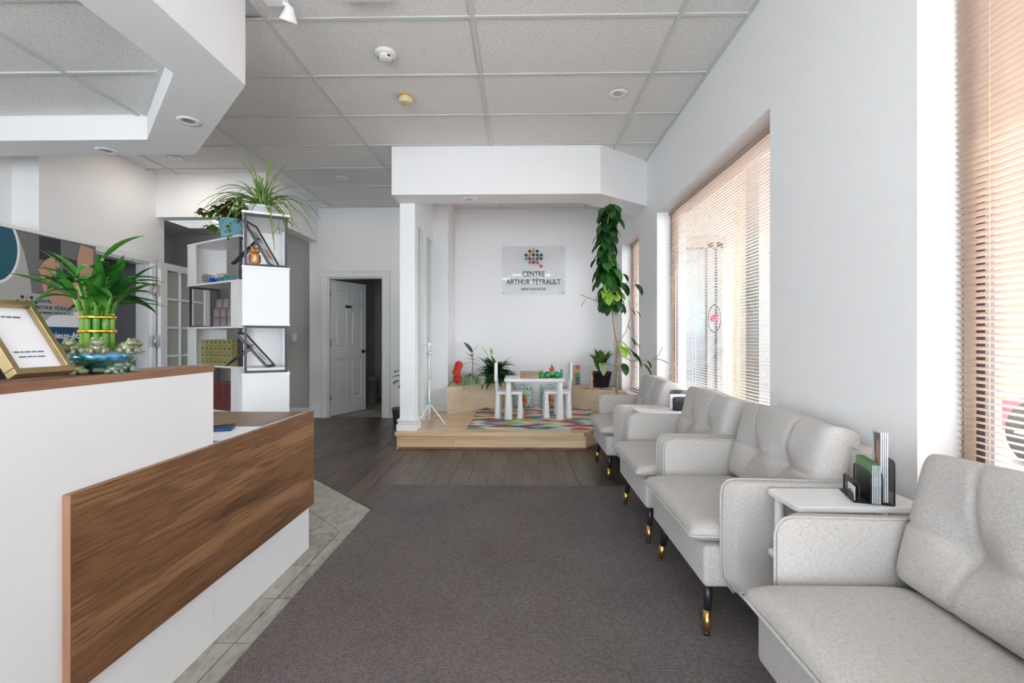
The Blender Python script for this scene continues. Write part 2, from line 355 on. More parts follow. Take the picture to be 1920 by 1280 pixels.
def ball(bm, c, r, n=12, mi=0):
    rx, ry, rz = r if isinstance(r, (tuple, list)) else (r, r, r)
    res = bmesh.ops.create_uvsphere(bm, u_segments=n, v_segments=max(6, n * 2 // 3), radius=1)
    for v in res['verts']: v.co = Vector((c[0] + v.co.x * rx, c[1] + v.co.y * ry, c[2] + v.co.z * rz))
    for f in {f for v in res['verts'] for f in v.link_faces}: f.material_index = mi; f.smooth = True
    return res['verts']
def obj(name, bm, m, parent=None, loc=None, rot=None, smooth=None):
    me = bpy.data.meshes.new(name)
    bmesh.ops.recalc_face_normals(bm, faces=bm.faces[:]) if smooth != 'keep' else None
    bm.to_mesh(me); bm.free()
    for x in (m if isinstance(m, (list, tuple)) else [m]): me.materials.append(M[x] if isinstance(x, str) else x)
    if smooth is True:
        for p in me.polygons: p.use_smooth = True
    o = bpy.data.objects.new(name, me); C.objects.link(o)
    if parent: o.parent = parent
    if loc: o.location = loc
    if rot: o.rotation_euler = rot
    return o
def bobj(name, a, b, m, parent=None, bev=0, **k):
    bm = new_bm(); box(bm, a, b, bev); return obj(name, bm, m, parent, **k)
def thing(name, label, cat, loc=(0, 0, 0), rz=0, group=None):
    o = bpy.data.objects.new(name, None); C.objects.link(o); o.empty_display_size = .05
    o.location = loc; o.rotation_euler = (0, 0, rz); tag(o, label, cat, group); return o
def tag(o, label, cat, group=None):
    o['label'] = label; o['category'] = cat
    if group: o['group'] = group
    return o
def struct(o, label=None):
    o['kind'] = 'structure'
    if label: o['label'] = label
    return o
def sbox(name, boxes, m, label=None, bev=0):
    bm = new_bm()
    for a, b in boxes: box(bm, a, b, bev)
    return struct(obj(name, bm, m), label)
def copy_tree(o, parent=None, **k):
    c = o.copy(); C.objects.link(c); c.parent = parent
    for ch in list(o.children): copy_tree(ch, c)
    return c
def clip(poly, a, b, c):          # keep a*x+b*y <= c
    out = []
    for i in range(len(poly)):
        p, q = poly[i], poly[(i + 1) % len(poly)]
        dp, dq = a * p[0] + b * p[1] - c, a * q[0] + b * q[1] - c
        if dp <= 0: out.append(p)
        if dp * dq < 0:
            t = dp / (dp - dq); out.append((p[0] + (q[0] - p[0]) * t, p[1] + (q[1] - p[1]) * t))
    return out
def area(p): return abs(sum(p[i][0] * p[(i + 1) % len(p)][1] - p[(i + 1) % len(p)][0] * p[i][1] for i in range(len(p)))) / 2
def basis(o, x, y, z=None):
    x = Vector(x).normalized(); y = Vector(y).normalized(); z = x.cross(y)
    return Matrix(((x[0], y[0], z[0], o[0]), (x[1], y[1], z[1], o[1]), (x[2], y[2], z[2], o[2]), (0, 0, 0, 1)))
def text(name, s, size, m, mtx, parent=None, bold=0, ext=.0006, align='CENTER', width=None):
    cu = bpy.data.curves.new(name, 'FONT'); cu.body = s; cu.size = size; cu.align_x = align; cu.extrude = ext; cu.offset = bold; cu.resolution_u = 3
    t = bpy.data.objects.new(name, cu); C.objects.link(t)
    dg = bpy.context.evaluated_depsgraph_get(); dg.update()
    me = bpy.data.meshes.new_from_object(t.evaluated_get(dg)); bpy.data.objects.remove(t); bpy.data.curves.remove(cu)
    if width and len(me.vertices):
        xs = [v.co.x for v in me.vertices]; k = width / (max(xs) - min(xs))
        for v in me.vertices: v.co.x *= k; 
    me.transform(mtx); me.materials.clear(); me.materials.append(M[m])
    o = bpy.data.objects.new(name, me); C.objects.link(o)
    if parent: o.parent = parent
    return o
def leaf_mesh(bm, p0, d, length, width, droop=.6, seg=7, fold=.25, shape='lance', roll=0, mi=0, mi2=None):
    """a curved blade from p0 in direction d, sagging under its weight"""
    uvl = bm.loops.layers.uv.verify()
    p = Vector(p0); d = Vector(d).normalized(); side = d.cross(Vector((0, 0, 1)))
    if side.length < .05: side = Vector((math.cos(roll * 7), math.sin(roll * 7), 0))
    side.normalize(); side = Matrix.Rotation(roll, 3, d) @ side
    rows = []; step = length / seg
    for i in range(seg + 1):
        t = i / seg
        if shape == 'lance': wv = math.sin(math.pi * min(1, t ** .75)) ** .8 if 0 < t < 1 else 0.04
        elif shape == 'oval': wv = math.sin(math.pi * t ** .9) ** .6 if 0 < t < 1 else .05
        else: wv = (1 - t) ** .5 * min(1, .5 + 3 * t)
        nrm = side.cross(d).normalized()
        hw = width * .5 * wv
        c = bm.verts.new(p); l = bm.verts.new(p - side * hw + nrm * hw * fold); r = bm.verts.new(p + side * hw + nrm * hw * fold)
        rows.append((l, c, r))
        d = (d + Vector((0, 0, -1)) * droop * step / max(length, .001)).normalized()
        side = (side - d * side.dot(d)).normalized()
        p = p + d * step
    for i in range(seg):
        for j in range(2):
            f = bm.faces.new((rows[i][j], rows[i][j + 1], rows[i + 1][j + 1], rows[i + 1][j])); f.smooth = True; f.material_index = mi
            uvs = ((j * .5, i / seg), ((j + 1) * .5, i / seg), ((j + 1) * .5, (i + 1) / seg), (j * .5, (i + 1) / seg))
            for lp, u in zip(f.loops, uvs): lp[uvl].uv = u
def leaf(parent, m, *a, name='leaf', **k):
    bm = new_bm(); leaf_mesh(bm, *a, **k); return obj(name, bm, m, parent, smooth='keep')
def sph(az, el): return Vector((math.cos(el) * math.cos(az), math.cos(el) * math.sin(az), math.sin(el)))

# ------------------------------------------------------------------ room shell
CZ = 3.035
for (loc, rot, sx, sy) in (((1.66, 3.64, 1.42), (0, R(90), 0), 1.9, 2.1), ((1.66, .56, 1.42), (0, R(90), 0), 1.9, 2.1),
                           ((1.66, -2.0, 1.42), (0, R(90), 0), 1.9, 2.0), ((1.66, 5.88, 1.42), (0, R(90), 0), 1.9, .9),
                           ((-1.3, -3.48, 1.16), (R(90), 0, 0), 4.4, 2.18)): portal(loc, rot, sx, sy)
fl = struct(obj('floor', (lambda b: (box(b, (-6.2, -3.7, -.06), (1.6, 9.4, -.006)), b)[1])(new_bm()), 'grout'), 'floor of dark planks and pale stone tiles')
# planks run away from the camera; each one is a piece
def poly_piece(poly, z0, z1, m, parent, name):
    bm = new_bm(); prism(bm, poly, z0, z1); return obj(name, bm, m, parent)
W_ = .146; i = 0; x = -3.05
while x < 1.34:
    y = 2.2 + random.random() * 1.1 - 1.2
    while y < 6.8:
        p = [(x + .0012, y + .0012), (x + W_ - .0012, y + .0012), (x + W_ - .0012, y + 1.2188), (x + .0012, y + 1.2188)]
        p = clip(p, -1, -1, -2.160); p = clip(p, 0, 1, 6.86); p = clip(p, 1, 0, 1.34) if p else p
        p = clip(p, 0, -1, -3.4) if p and x > -.9 else p
        if p and x > -1.2: p = clip(p, 0, 1, 5.6)
        if p and len(p) > 2 and area(p) > .002: poly_piece(p, -.006, 0, 'plank', fl, 'floor_plank')
        y += 1.22
    x += W_
# stone tiles: straight border beside the desk, 45 degree border beyond the corner, mitred between
P0 = (-1.074, 2.786); mn = (-math.sin(R(22.5)), math.cos(R(22.5))); mc = mn[0] * P0[0] + mn[1] * P0[1]
T = .305; g = .0026
for ix in range(-5, 1):
    for iy in range(-6, 5):
        x0 = -1.074 + ix * T; y0 = 1.757 + iy * T
        if x0 < -1.5 and y0 < 2.2: continue
        p = [(x0 + g, y0 + g), (x0 + T - g, y0 + g), (x0 + T - g, y0 + T - g), (x0 + g, y0 + T - g)]
        p = clip(p, mn[0], mn[1], mc - g)
        if len(p) > 2 and area(p) > .0005: poly_piece(p, -.006, 0, 'stone', fl, 'stone_tile')
q2 = math.sqrt(2)
for a in range(-3, 1):
    for b in range(-2, 7):
        s0 = (1.717 + a * .4313) / q2; q0 = (4.045 + b * .4313) / q2; s1 = s0 + T; q1 = q0 + T
        p = [((s - q) / q2, (s + q) / q2) for s, q in ((s0 + g, q0 + g), (s1 - g, q0 + g), (s1 - g, q1 - g), (s0 + g, q1 - g))]
        p = clip(p, -mn[0], -mn[1], -mc - g); p = clip(p, 1, 1, 2.143) if p else p
        if len(p) > 2 and area(p) > .0005: poly_piece(p, -.006, 0, 'stone', fl, 'stone_tile')
bm = new_bm(); prism(bm, [(-3.0, 5.143), (-3.0, 5.159), (-.98, 3.139), (-.98, 3.123)], -.006, .001); obj('transition_strip', bm, 'gunmetal', fl)
ent = sbox('floor_bounce', [((-4.4, -3.5, -.006), (1.34, -.12, -.001))], 'grout')  # pale floor added out of view to bounce sun onto the ceiling
for ix in range(9):
    for iy in range(6): bobj('stone_tile', (-4.38 + ix * .61, -3.48 + iy * .56, -.003), (min(1.335, -4.38 + ix * .61 + .604), -3.48 + iy * .56 + .554, .002), 'stone', ent)
# washroom floor
wf = sbox('floor_washroom', [((-2.86, 6.86, -.006), (-1.3, 9.2, -.002))], 'grout')
for ix in range(5):
    for iy in range(8):
        bobj('stone_tile', (-2.85 + ix * .31, 6.87 + iy * .31, -.004), (-2.85 + ix * .31 + .304, min(9.19, 6.87 + iy * .31 + .304), .002), 'stone', wf)

# ceiling: tiles (each one a piece) on a metal grid
ce = sbox('ceiling', [((-6.2, -3.7, CZ + .03), (1.6, 9.4, CZ + .09))], 'paint', 'suspended ceiling of textured mineral fibre tiles')
xs = [-4.44, -3.95, -2.73, -1.51, -.29, .93, 1.34]
ys = [2.79 + .61 * k for k in range(-11, 7)] + [6.9]
ys[0] = -3.5
def tile_piece(p, z, m='tile', parent=None):
    bm = new_bm(); prism(bm, p, z + .006, z + .02); return obj('ceiling_tile', bm, m, parent)
for i in range(6):
    for j in range(len(ys) - 1):
        if xs[i + 1] < -1.5 and ys[j + 1] < (3.3 if i == 2 else 3.5): continue
        p = [(xs[i] + .008, ys[j] + .008), (xs[i + 1] - .008, ys[j] + .008), (xs[i + 1] - .008, ys[j + 1] - .008), (xs[i] + .008, ys[j + 1] - .008)]
        if ys[j] > 2 and xs[i] < -4.2: p = [(max(a, -4.2), b) for a, b in p]
        if area(p) < .003 or (ys[j] > 5.5 and xs[i] < -3.2): continue
        sm = abs(ys[j] - 5.23) < .02 and xs[i] in (-2.73, -1.51)
        tile_piece(p, CZ, 'smoothtile' if sm else 'tile', ce)
for x in xs[1:-1]: bobj('grid_bar', (x - .012, -3.5, CZ - .004), (x + .012, 6.9, CZ + .004), 'grid', ce)
for y in ys[1:-1]: bobj('grid_bar', (-4.44, y - .012, CZ - .0036), (1.34, y + .012, CZ + .004), 'grid', ce)
bobj('wall_angle', (1.318, -3.5, CZ - .003), (1.34, 5.1, CZ + .004), 'grid', ce)
bobj('wall_angle', (-2.92, 6.778, CZ - .003), (-1.27, 6.8, CZ + .004), 'grid', ce)

# right wall with deep window openings
WIN = [(5.43, 6.33), (2.58, 4.70), (-.50, 1.63), (-3.0, -1.0)]
SILL, HEAD = .46, 2.385
def right_wall():
    bm = new_bm(); x0, x1 = 1.34, 1.62
    box(bm, (x0, -3.7, 0), (x1, 7.0, SILL)); box(bm, (x0, -3.7, HEAD), (x1, 7.0, CZ + .03))
    ed = [-3.7]
    for a, b in sorted(WIN): ed += [a, b]
    ed.append(7.0)
    for k in range(0, len(ed), 2): box(bm, (x0, ed[k], SILL), (x1, ed[k + 1], HEAD))
    return struct(obj('wall_right', bm, 'paint'), 'long white wall with deep window recesses')
right_wall()
for k, (a, b) in enumerate(WIN):
    o = bpy.data.objects.new('window_%d' % (k + 1), None); C.objects.link(o); o.location = (1.487, (a + b) / 2, SILL); struct(o, 'window behind a venetian blind')
    hw = (b - a) / 2; H = HEAD - SILL
    bm = new_bm()
    for p, q in (((-.0, -hw, 0), (.06, hw, .05)), ((0, -hw, H - .05), (.06, hw, H)), ((0, -hw, 0), (.06, -hw + .02, H)), ((.004, hw - .012, 0), (.06, hw, H))): box(bm, p, q, .004)
    obj('frame', bm, 'bronze', o)
    bobj('frame_strip', (-.004, hw - .052, .0505), (.01, hw - .0125, H - .0505), 'tanframe', o)
    bobj('frame_strip', (.0, hw - .082, .0505), (.03, hw - .0525, H - .0505), 'bronze', o)
    if hw > .6 and k != 1: bobj('mullion', (0, -.02, .05), (.05, .02, H - .05), 'bronze', o)
    bobj('glass_pane', (.028, -hw + .05, .05), (.034, hw - .05, H - .05), 'glass', o)
# front wall (behind the camera) with a storefront window added to let daylight in
sbox('wall_front', [((-4.5, -3.7, 0), (-3.5, -3.5, CZ + .035)), ((.9, -3.7, 0), (1.34, -3.5, CZ + .035)), ((-3.5, -3.7, 2.25), (.9, -3.5, CZ + .035)), ((-3.5, -3.7, 0), (.9, -3.5, .08))], 'paint')
o = bpy.data.objects.new('window_5', None); C.objects.link(o); o.location = (-1.3, -3.6, .08); struct(o, 'unseen storefront glazing added for daylight')
bm = new_bm()
for xx in (-2.2, -1.1, -.03, 1.05, 2.14): box(bm, (xx, -.03, 0), (xx + .06, .03, 2.17))
box(bm, (-2.2, -.03, 2.11), (2.2, .03, 2.17)); obj('frame', bm, 'bronze', o); bobj('glass_pane', (-2.2, -.003, 0), (2.2, .003, 2.17), 'glass', o)
# left side
sbox('wall_left', [((-4.6, -3.7, 0), (-4.44, 4.05, CZ + .035)), ((-4.6, 4.05, 0), (-4.2, 4.40, CZ + .035)), ((-4.34, 4.40, 2.0), (-4.2, 5.28, CZ + .035)), ((-4.34, 5.28, 0), (-4.2, 5.50, CZ + .035))], 'paint', 'white wall with a step and a doorway')
sbox('wall_side_room', [((-6.2, 4.3, 0), (-6.1, 7.0, 2.7)), ((-6.2, 5.6, 0), (-4.34, 5.66, 2.7)), ((-6.2, 4.24, 0), (-4.6, 4.3, 2.7)), ((-6.2, 4.3, 2.62), (-4.34, 5.6, 2.7))], 'paint_lav')
sbox('wall_hall', [((-5.3, 7.1, 0), (-3.06, 7.22, 2.76)), ((-5.4, 5.66, 0), (-5.3, 7.22, 2.76))], 'paint_grey', 'grey wall at the end of the side hall')
hc = sbox('ceiling_hall', [((-5.4, 5.6, 2.74), (-3.06, 7.2, 2.80))], 'paint')
for ix in range(4):
    for iy in range(3):
        x0 = -5.3 + ix * .61; y0 = 5.62 + iy * .5
        if ix == 1 and iy == 1: continue
        p = [(x0 + .01, y0 + .01), (min(x0 + .6, -3.07), y0 + .01), (min(x0 + .6, -3.07), y0 + .49), (x0 + .01, y0 + .49)]
        tile_piece(p, 2.712, 'tile', hc)
sbox('wall_back', [((-.97, 6.9, 0), (1.34, 7.04, CZ + .03))], 'paint', 'white back wall of the raised play alcove')
sbox('wall_door_side', [((-3.06, 6.8, 0), (-2.79, 6.92, CZ + .035)), ((-1.99, 6.8, 0), (-1.27, 6.92, CZ + .035)), ((-2.79, 6.8, 2.03), (-1.99, 6.92, CZ + .035)), ((-3.06, 6.92, 0), (-2.97, 7.2, 2.76))], 'paint', 'white wall around the panel door')
sbox('wall_washroom', [((-2.97, 6.92, 0), (-2.86, 9.3, 2.7)), ((-2.86, 9.2, 0), (-1.2, 9.3, 2.7)), ((-1.3, 7.04, 0), (-1.2, 9.2, 2.7)), ((-2.86, 6.92, 2.65), (-1.3, 9.2, 2.7))], 'paint_grey')
sbox('baseboard_washroom', [((-2.86, 9.185, 0), (-1.3, 9.2, .1)), ((-2.86, 6.95, 0), (-2.845, 9.2, .1))], 'stone')
# partition on the left of the alcove: two posts, header, dwarf wall, glazed lights
pt = sbox('wall_alcove_left', [((-1.272, 4.95, .18), (-1.112, 5.10, 2.559)), ((-1.272, 5.58, .18), (-1.149, 5.74, 2.559)), ((-1.272, 6.281, 0), (-.972, 6.98, CZ + .035)),
     ((-1.272, 5.10, 2.42), (-1.17, 6.28, 2.559)), ((-1.272, 5.10, 0), (-1.17, 6.28, .26)), ((-1.272, 4.95, 0), (-1.2, 5.1, .18))], 'paint', 'white partition with two glazed lights')
for y0, y1 in ((5.10, 5.58), (5.74, 6.28)): bobj('glass_panel', (-1.215, y0, .26), (-1.2, y1, 2.42), 'frost', pt)
bm = new_bm(); box(bm, (-1.30, 4.91, .18), (-1.085, 5.13, .25), .006); box(bm, (-1.292, 4.925, .25), (-1.095, 5.12, .275), .01); box(bm, (-1.30, 4.915, .275), (-1.09, 5.125, .30), .012)
obj('post_base', bm, 'paint_gloss', pt)
# bulkheads
def ring(name, pieces, z0, z1, label, m='paint'):
    bm = new_bm()
    for p in pieces: prism(bm, p, z0, z1)
    return struct(obj(name, bm, m), label)
ring('trim_1', [[(-1.277, 4.654), (.775, 4.654), (.638, 4.97), (-1.1, 4.97), (-1.277, 4.97)], [(.775, 4.654), (1.34, 5.1), (1.34, 5.54), (.638, 4.97)], [(-1.277, 4.97), (-1.165, 4.97), (-1.165, 6.28), (-1.277, 6.28)]],
     2.56, CZ + .035, 'white bulkhead over the raised play alcove')
ring('trim_2', [[(-1.545, -2.5), (-1.545, 2.628), (-1.862, 2.505), (-1.862, -2.5)], [(-1.545, 2.628), (-2.51, 3.61), (-2.667, 3.33), (-1.862, 2.505)], [(-2.51, 3.61), (-4.44, 3.61), (-4.44, 3.33), (-2.667, 3.33)],
     [(-1.545, -2.5), (-4.44, -2.5), (-4.44, -2.2), (-1.545, -2.2)]], 2.56, CZ + .035, 'dropped white bulkhead ring over the reception desk')
ring('trim_3', [[(-4.2, 5.38), (-2.93, 5.38), (-2.93, 5.52), (-4.2, 5.52)], [(-2.93, 5.52), (-2.93, 6.8), (-3.07, 6.8), (-3.07, 5.52)]], 2.54, CZ + .035, 'white header over the side hall')
tc = ring('ceiling_tray', [[(-4.44, -2.2), (-1.862, -2.2), (-1.862, 2.505), (-2.667, 3.33), (-4.44, 3.33)]], 2.76, 2.80, 'tiled ceiling inside the dropped ring')
for i in range(3):
    for j in range(len(ys) - 1):
        if ys[j] > 3.3 or ys[j + 1] < -.2: continue
        x0, x1 = xs[i], min(xs[i + 1], -1.862) if i < 2 else -1.862
        p = [(x0 + .008, ys[j] + .008), (x1 - .008, ys[j] + .008), (x1 - .008, min(ys[j + 1], 3.33) - .008), (x0 + .008, min(ys[j + 1], 3.33) - .008)]
        nx, ny = .84, .805; p = clip(p, nx, ny, nx * -1.862 + ny * 2.505 - .012)
        if len(p) > 2: tile_piece(p, 2.732, 'tile', tc)
for x in (-3.95, -2.73): bobj('grid_bar', (x - .012, -.3, 2.727), (x + .012, 3.33, 2.736), 'grid', tc)
for y in ys[6:12]:
    if y < 3.33 and y > -.3: bobj('grid_bar', (-4.44, y - .012, 2.7275), (-1.862 - max(0, (y - 2.505)) * .975, y + .012, 2.7365), 'grid', tc)
bm = new_bm(); prism(bm, [(-1.862, 2.505), (-2.667, 3.33), (-2.69, 3.315), (-1.885, 2.49)], 2.7265, 2.74); obj('wall_angle', bm, 'grid', tc)

def baseboard(name, segs, z=0, h=.10):
    bm = new_bm()
    for (a, b) in segs: box(bm, (min(a[0], b[0]), min(a[1], b[1]), z), (max(a[0], b[0]), max(a[1], b[1]), z + h * .7), .003); box(bm, (min(a[0], b[0]) , min(a[1], b[1]) + (.004 if abs(a[1]-b[1]) < .05 else 0), z + h * .7), (max(a[0], b[0]), max(a[1], b[1]), z + h), .004)
    return struct(obj(name, bm, 'paint_gloss'))
baseboard('baseboard_back', [((-.97, 6.885), (1.34, 6.9))], .18)
baseboard('baseboard_alcove', [((-1.17, 6.265), (-.972, 6.28)), ((-.972, 6.28), (-.957, 6.9))], .18)
baseboard('baseboard_door_side', [((-3.06, 6.785), (-2.86, 6.8)), ((-1.88, 6.785), (-1.27, 6.8))])
baseboard('baseboard_partition', [((-1.288, 4.95), (-1.272, 6.8))])
baseboard('baseboard_right', [((1.325, -3.5), (1.34, 5.2))])
baseboard('baseboard_hall', [((-5.3, 7.085), (-3.06, 7.1))])

# ------------------------------------------------------------------ doors
d1 = bpy.data.objects.new('door_1', None); C.objects.link(d1); d1.location = (-2.79, 6.8, 0); struct(d1, 'white six panel door standing ajar')
bm = new_bm()
for a, b in (((-.09, -.02, 0), (0, .0, 2.03)), ((.80, -.02, 0), (.89, 0, 2.03)), ((-.09, -.02, 2.0305), (.89, 0, 2.12))): box(bm, a, b, .006)
for a, b in (((-.105, -.03, 0), (-.08, -.001, 2.1)), ((.88, -.03, 0), (.905, -.001, 2.1)), ((-.105, -.03, 2.1005), (.905, -.001, 2.13))): box(bm, a, b, .004)
obj('casing', bm, 'paint_gloss', d1)
bm = new_bm(); box(bm, (.0005, .0005, 0), (.018, .12, 2.011)); box(bm, (.782, .0005, 0), (.7995, .12, 2.011)); box(bm, (.0005, .0005, 2.012), (.7995, .12, 2.0295)); obj('jamb', bm, 'paint_gloss', d1)
lf = bpy.data.objects.new('door_leaf', None); C.objects.link(lf); lf.parent = d1; lf.location = (.022, .045, .012); lf.rotation_euler = (0, 0, R(68))
bm = new_bm(); box(bm, (0, .012, 0), (.755, .030, 1.99))
zs = [(0, .24), (.82, 1.0), (1.57, 1.68), (1.88, 1.99)]
for z0, z1 in zs: box(bm, (0, 0, z0), (.755, .04, z1))
for u0, u1 in ((0, .11), (.325, .43), (.645, .755)): box(bm, (u0, 0.0003, 0), (u1, .0397, 1.99))
obj('leaf_frame', bm, 'paint_gloss', lf)
for z0, z1 in ((.24, .82), (1.0, 1.57), (1.68, 1.88)):
    for u0, u1 in ((.11, .325), (.43, .645)):
        bobj('panel', (u0 + .022, .003, z0 + .022), (u1 - .022, .037, z1 - .022), 'paint_gloss', lf, bev=.009)
bobj('sign_plate', (.30, -.004, 1.595), (.44, 0, 1.635), 'gunmetal', lf); bobj('sign_plate', (.405, -.005, 1.598), (.438, -.001, 1.632), 'mint', lf)
bm = new_bm(); lathe(bm, [(.028, 0), (.028, .008), (.012, .012), (.012, .045)], 16, Matrix.Translation((.69, 0, .93)) @ Matrix.Rotation(R(90), 4, 'X')); tube(bm, [(.69, -.045, .93), (.60, -.048, .925)], [.010, .008])
obj('lever_handle', bm, 'black', lf)
for z in (.25, 1.04, 1.76):
    bm = new_bm(); tube(bm, [(.012, -.012, z), (.012, -.012, z + .1)], .008); box(bm, (-.012, -.006, z), (.03, .0, z + .1)); obj('hinge', bm, 'brass', d1, loc=(.012, .02, 0))
# french door folded back in line with the left wall
d2 = bpy.data.objects.new('door_2', None); C.objects.link(d2); d2.location = (-4.2, 5.28, 0); struct(d2, 'glazed french door folded open beside its white frame')
bm = new_bm()
for a, b in (((0, 0, 0), (.02, .08, 2.0)), ((0, -.96, 0), (.02, -.88, 2.0)), ((0, -.96, 2.0005), (.02, .08, 2.08))): box(bm, a, b, .006)
box(bm, (-.14, -.02, 0), (-.0005, -.0005, 1.979)); box(bm, (-.14, -.8795, 0), (-.0005, -.86, 1.979)); box(bm, (-.14, -.8795, 1.98), (-.0005, -.0005, 1.9995)); obj('casing', bm, 'paint_gloss', d2)
lf = bpy.data.objects.new('door_leaf', None); C.objects.link(lf); lf.parent = d2; lf.location = (.055, .075, .01); lf.rotation_euler = (0, 0, R(91))
cols = [.095, .325, .345, .575, .595, .79]; Wd = .88
bm = new_bm(); box(bm, (0, -.02, 0), (.10, .02, 2.01)); box(bm, (Wd - .10, -.02, 0), (Wd, .02, 2.01)); box(bm, (0, -.0198, 1.93), (Wd, .0198, 2.01)); box(bm, (0, -.0198, 0), (Wd, .0198, .26))
for u in (.10 + .227, .10 + .453): box(bm, (u - .011, -.016, .26), (u + .011, .016, 1.93))
for k in range(1, 5): box(bm, (.1, -.0155, .26 + .334 * k - .011), (Wd - .1, .0155, .26 + .334 * k + .011))
obj('leaf_frame', bm, 'paint_gloss', lf)
M['paneglass'] = mat('greenish_pane', (.40, .42, .39), .12, noise=2, var=.03)
for i in range(3):
    for k in range(5):
        u0 = .10 + .2267 * i + .011; z0 = .26 + .334 * k + .011
        bobj('glass_pane', (u0, -.003, z0), (u0 + .2047, .003, z0 + .312), 'paneglass', lf)
for z in (.25, 1.05, 1.63):
    bm = new_bm(); tube(bm, [(0, 0, z), (0, 0, z + .13)], .009); box(bm, (-.004, -.05, z), (0, .05, z + .13)); obj('hinge', bm, 'steel', d2, loc=(.04, .035, 0), rot=(0, 0, R(-35)))

# ------------------------------------------------------------------ outdoors, as seen through the slats
g_ = sbox('ground', [((1.62, -12, -.12), (26, 22, -.08))], 'concrete', 'pale paving outside the windows')
sbox('trim_soffit', [((1.62, -4, 2.9), (2.3, 9.0, 3.1))], 'facade_dark', 'soffit over the windows outside')
wing = thing('building_wing', 'pale stone building wing with glazed shopfront seen through the far blinds', 'building', (1.7, 9.4, -.08))
bobj('wall', (0, 0, 0), (9, .4, 4.6), 'facade', wing)
bobj('pillar', (2.72, -.5, 0), (2.95, -.001, 4.6), 'facade_dark', wing)
M['shopglass'] = mat('blue_grey_shop_glass', (.055, .08, .095), .15, noise=2, var=.1)
bobj('shopfront_glass', (.3, -.03, .1), (2.15, -.001, 3.0), 'shopglass', wing)
for xx in (1.25, 1.93, 2.12): bobj('shopfront_post', (xx, -.08, 0), (xx + .11, -.031, 3.1), 'facade_dark', wing)
bobj('shopfront_header', (.3, -.08, 3.0005), (2.3, -.001, 3.25), 'facade_dark', wing)
far = thing('distant_building', 'long low pale building across the parking area', 'building', (18, 4, -.08))
bobj('wall', (0, -14, 0), (4, 10, 4.2), 'facade', far)
for k in range(6): bobj('window', (-.05, -12.5 + 3.6 * k, 1.0), (0, -10.6 + 3.6 * k, 2.6), 'paneglass', far)
bobj('roof', (-.3, -14.3, 4.2), (4.3, 10.3, 4.5), 'facade_dark', far)
car = thing('car', 'red car parked outside behind the near blind', 'car', (5.6, 3.1, -.08))
bm = new_bm(); prism(bm, [(-2.05, .32), (-2.1, .62), (-1.9, .86), (-1.0, .95), (-.45, 1.40), (1.0, 1.42), (1.65, .98), (2.05, .90), (2.1, .5), (2.0, .30)], -.82, .82, Matrix(((0, 0, 1, 0), (1, 0, 0, 0), (0, 1, 0, 0), (0, 0, 0, 1))), bev=.05)
obj('body', bm, 'carred', car)
for s in (-1, 1):
    bm = new_bm(); prism(bm, [(-.85, .97), (-.42, 1.34), (.95, 1.36), (1.45, .99)], .815 * s, .826 * s, Matrix(((0, 0, 1, 0), (1, 0, 0, 0), (0, 1, 0, 0), (0, 0, 0, 1)))); obj('side_window', bm, 'darkpr', car)
    for y in (-1.35, 1.35):
        bm = new_bm(); lathe(bm, [(.2, -.1), (.31, -.1), (.33, -.07), (.33, .07), (.31, .1), (.2, .1)], 28, Matrix.Translation((s * .74, y, .33)) @ Matrix.Rotation(R(90), 4, 'Y'), cap=True); wh = obj('wheel', bm, 'tyre', car)
        bm = new_bm()
        for k in range(5):
            a = k * 2 * math.pi / 5; tube(bm, [(s * .85, y, .33), (s * .85, y + .19 * math.cos(a), .33 + .19 * math.sin(a))], .025, 6)
        obj('wheel_rim', bm, 'steel', wh)

# ------------------------------------------------------------------ venetian blinds
def slat_mesh(length):
    bm = new_bm(); n = 4; w2 = .0125; rows = []
    for i in range(n + 1):
        u = -w2 + 2 * w2 * i / n; z = .0022 * (1 - (u / w2) ** 2)
        rows.append([bm.verts.new((u, -length / 2, z)), bm.verts.new((u, length / 2, z))])
    for a, b in zip(rows, rows[1:]):
        f = bm.faces.new((a[0], b[0], b[1], a[1])); f.smooth = True
    me = bpy.data.meshes.new('slat'); bm.to_mesh(me); bm.free(); me.materials.append(M['slat']); return me
BL = [(0, 'narrow beige venetian blind at the far window beside the tall vine', R(3)), (1, 'wide beige venetian blind on the window behind the far armchairs', R(0)),
      (2, 'tan venetian blind on the near window behind the closest armchair', R(29)), (3, 'tan venetian blind on the window beside the entrance', R(36))]
for k, lab, tilt in BL:
    a, b = WIN[k]; ln = b - a - .03
    t = thing('venetian_blind', lab, 'blind', (1.462, (a + b) / 2, SILL))
    bobj('head_rail', (-.015, -ln / 2, HEAD - SILL - .035), (.02, ln / 2, HEAD - SILL - .001), 'slat', t, bev=.003)
    me = slat_mesh(ln); z = HEAD - SILL - .05; n = 0
    while z > .035:
        s = bpy.data.objects.new('slat', me); C.objects.link(s); s.parent = t; s.location = (0, 0, z); s.rotation_euler = (0, tilt, 0)
        z -= .0215; n += 1
    bobj('bottom_rail', (-.013, -ln / 2, .004), (.013, ln / 2, .02), 'slat', t, bev=.003)
    for y in ((-ln / 2 + .2, ln / 2 - .2) if k == 0 else (-ln / 2 + .08, -ln / 6 - .05, ln / 6 + .05, ln / 2 - .12)):
        bm = new_bm()
        for dx in (-.0135, .0135): tube(bm, [(dx, y, .01), (dx, y, HEAD - SILL - .03)], .0011, 5)
        tube(bm, [(0, y + .012, .01), (0, y + .012, HEAD - SILL - .03)], .0009, 5)
        obj('ladder_cord', bm, 'cord', t)
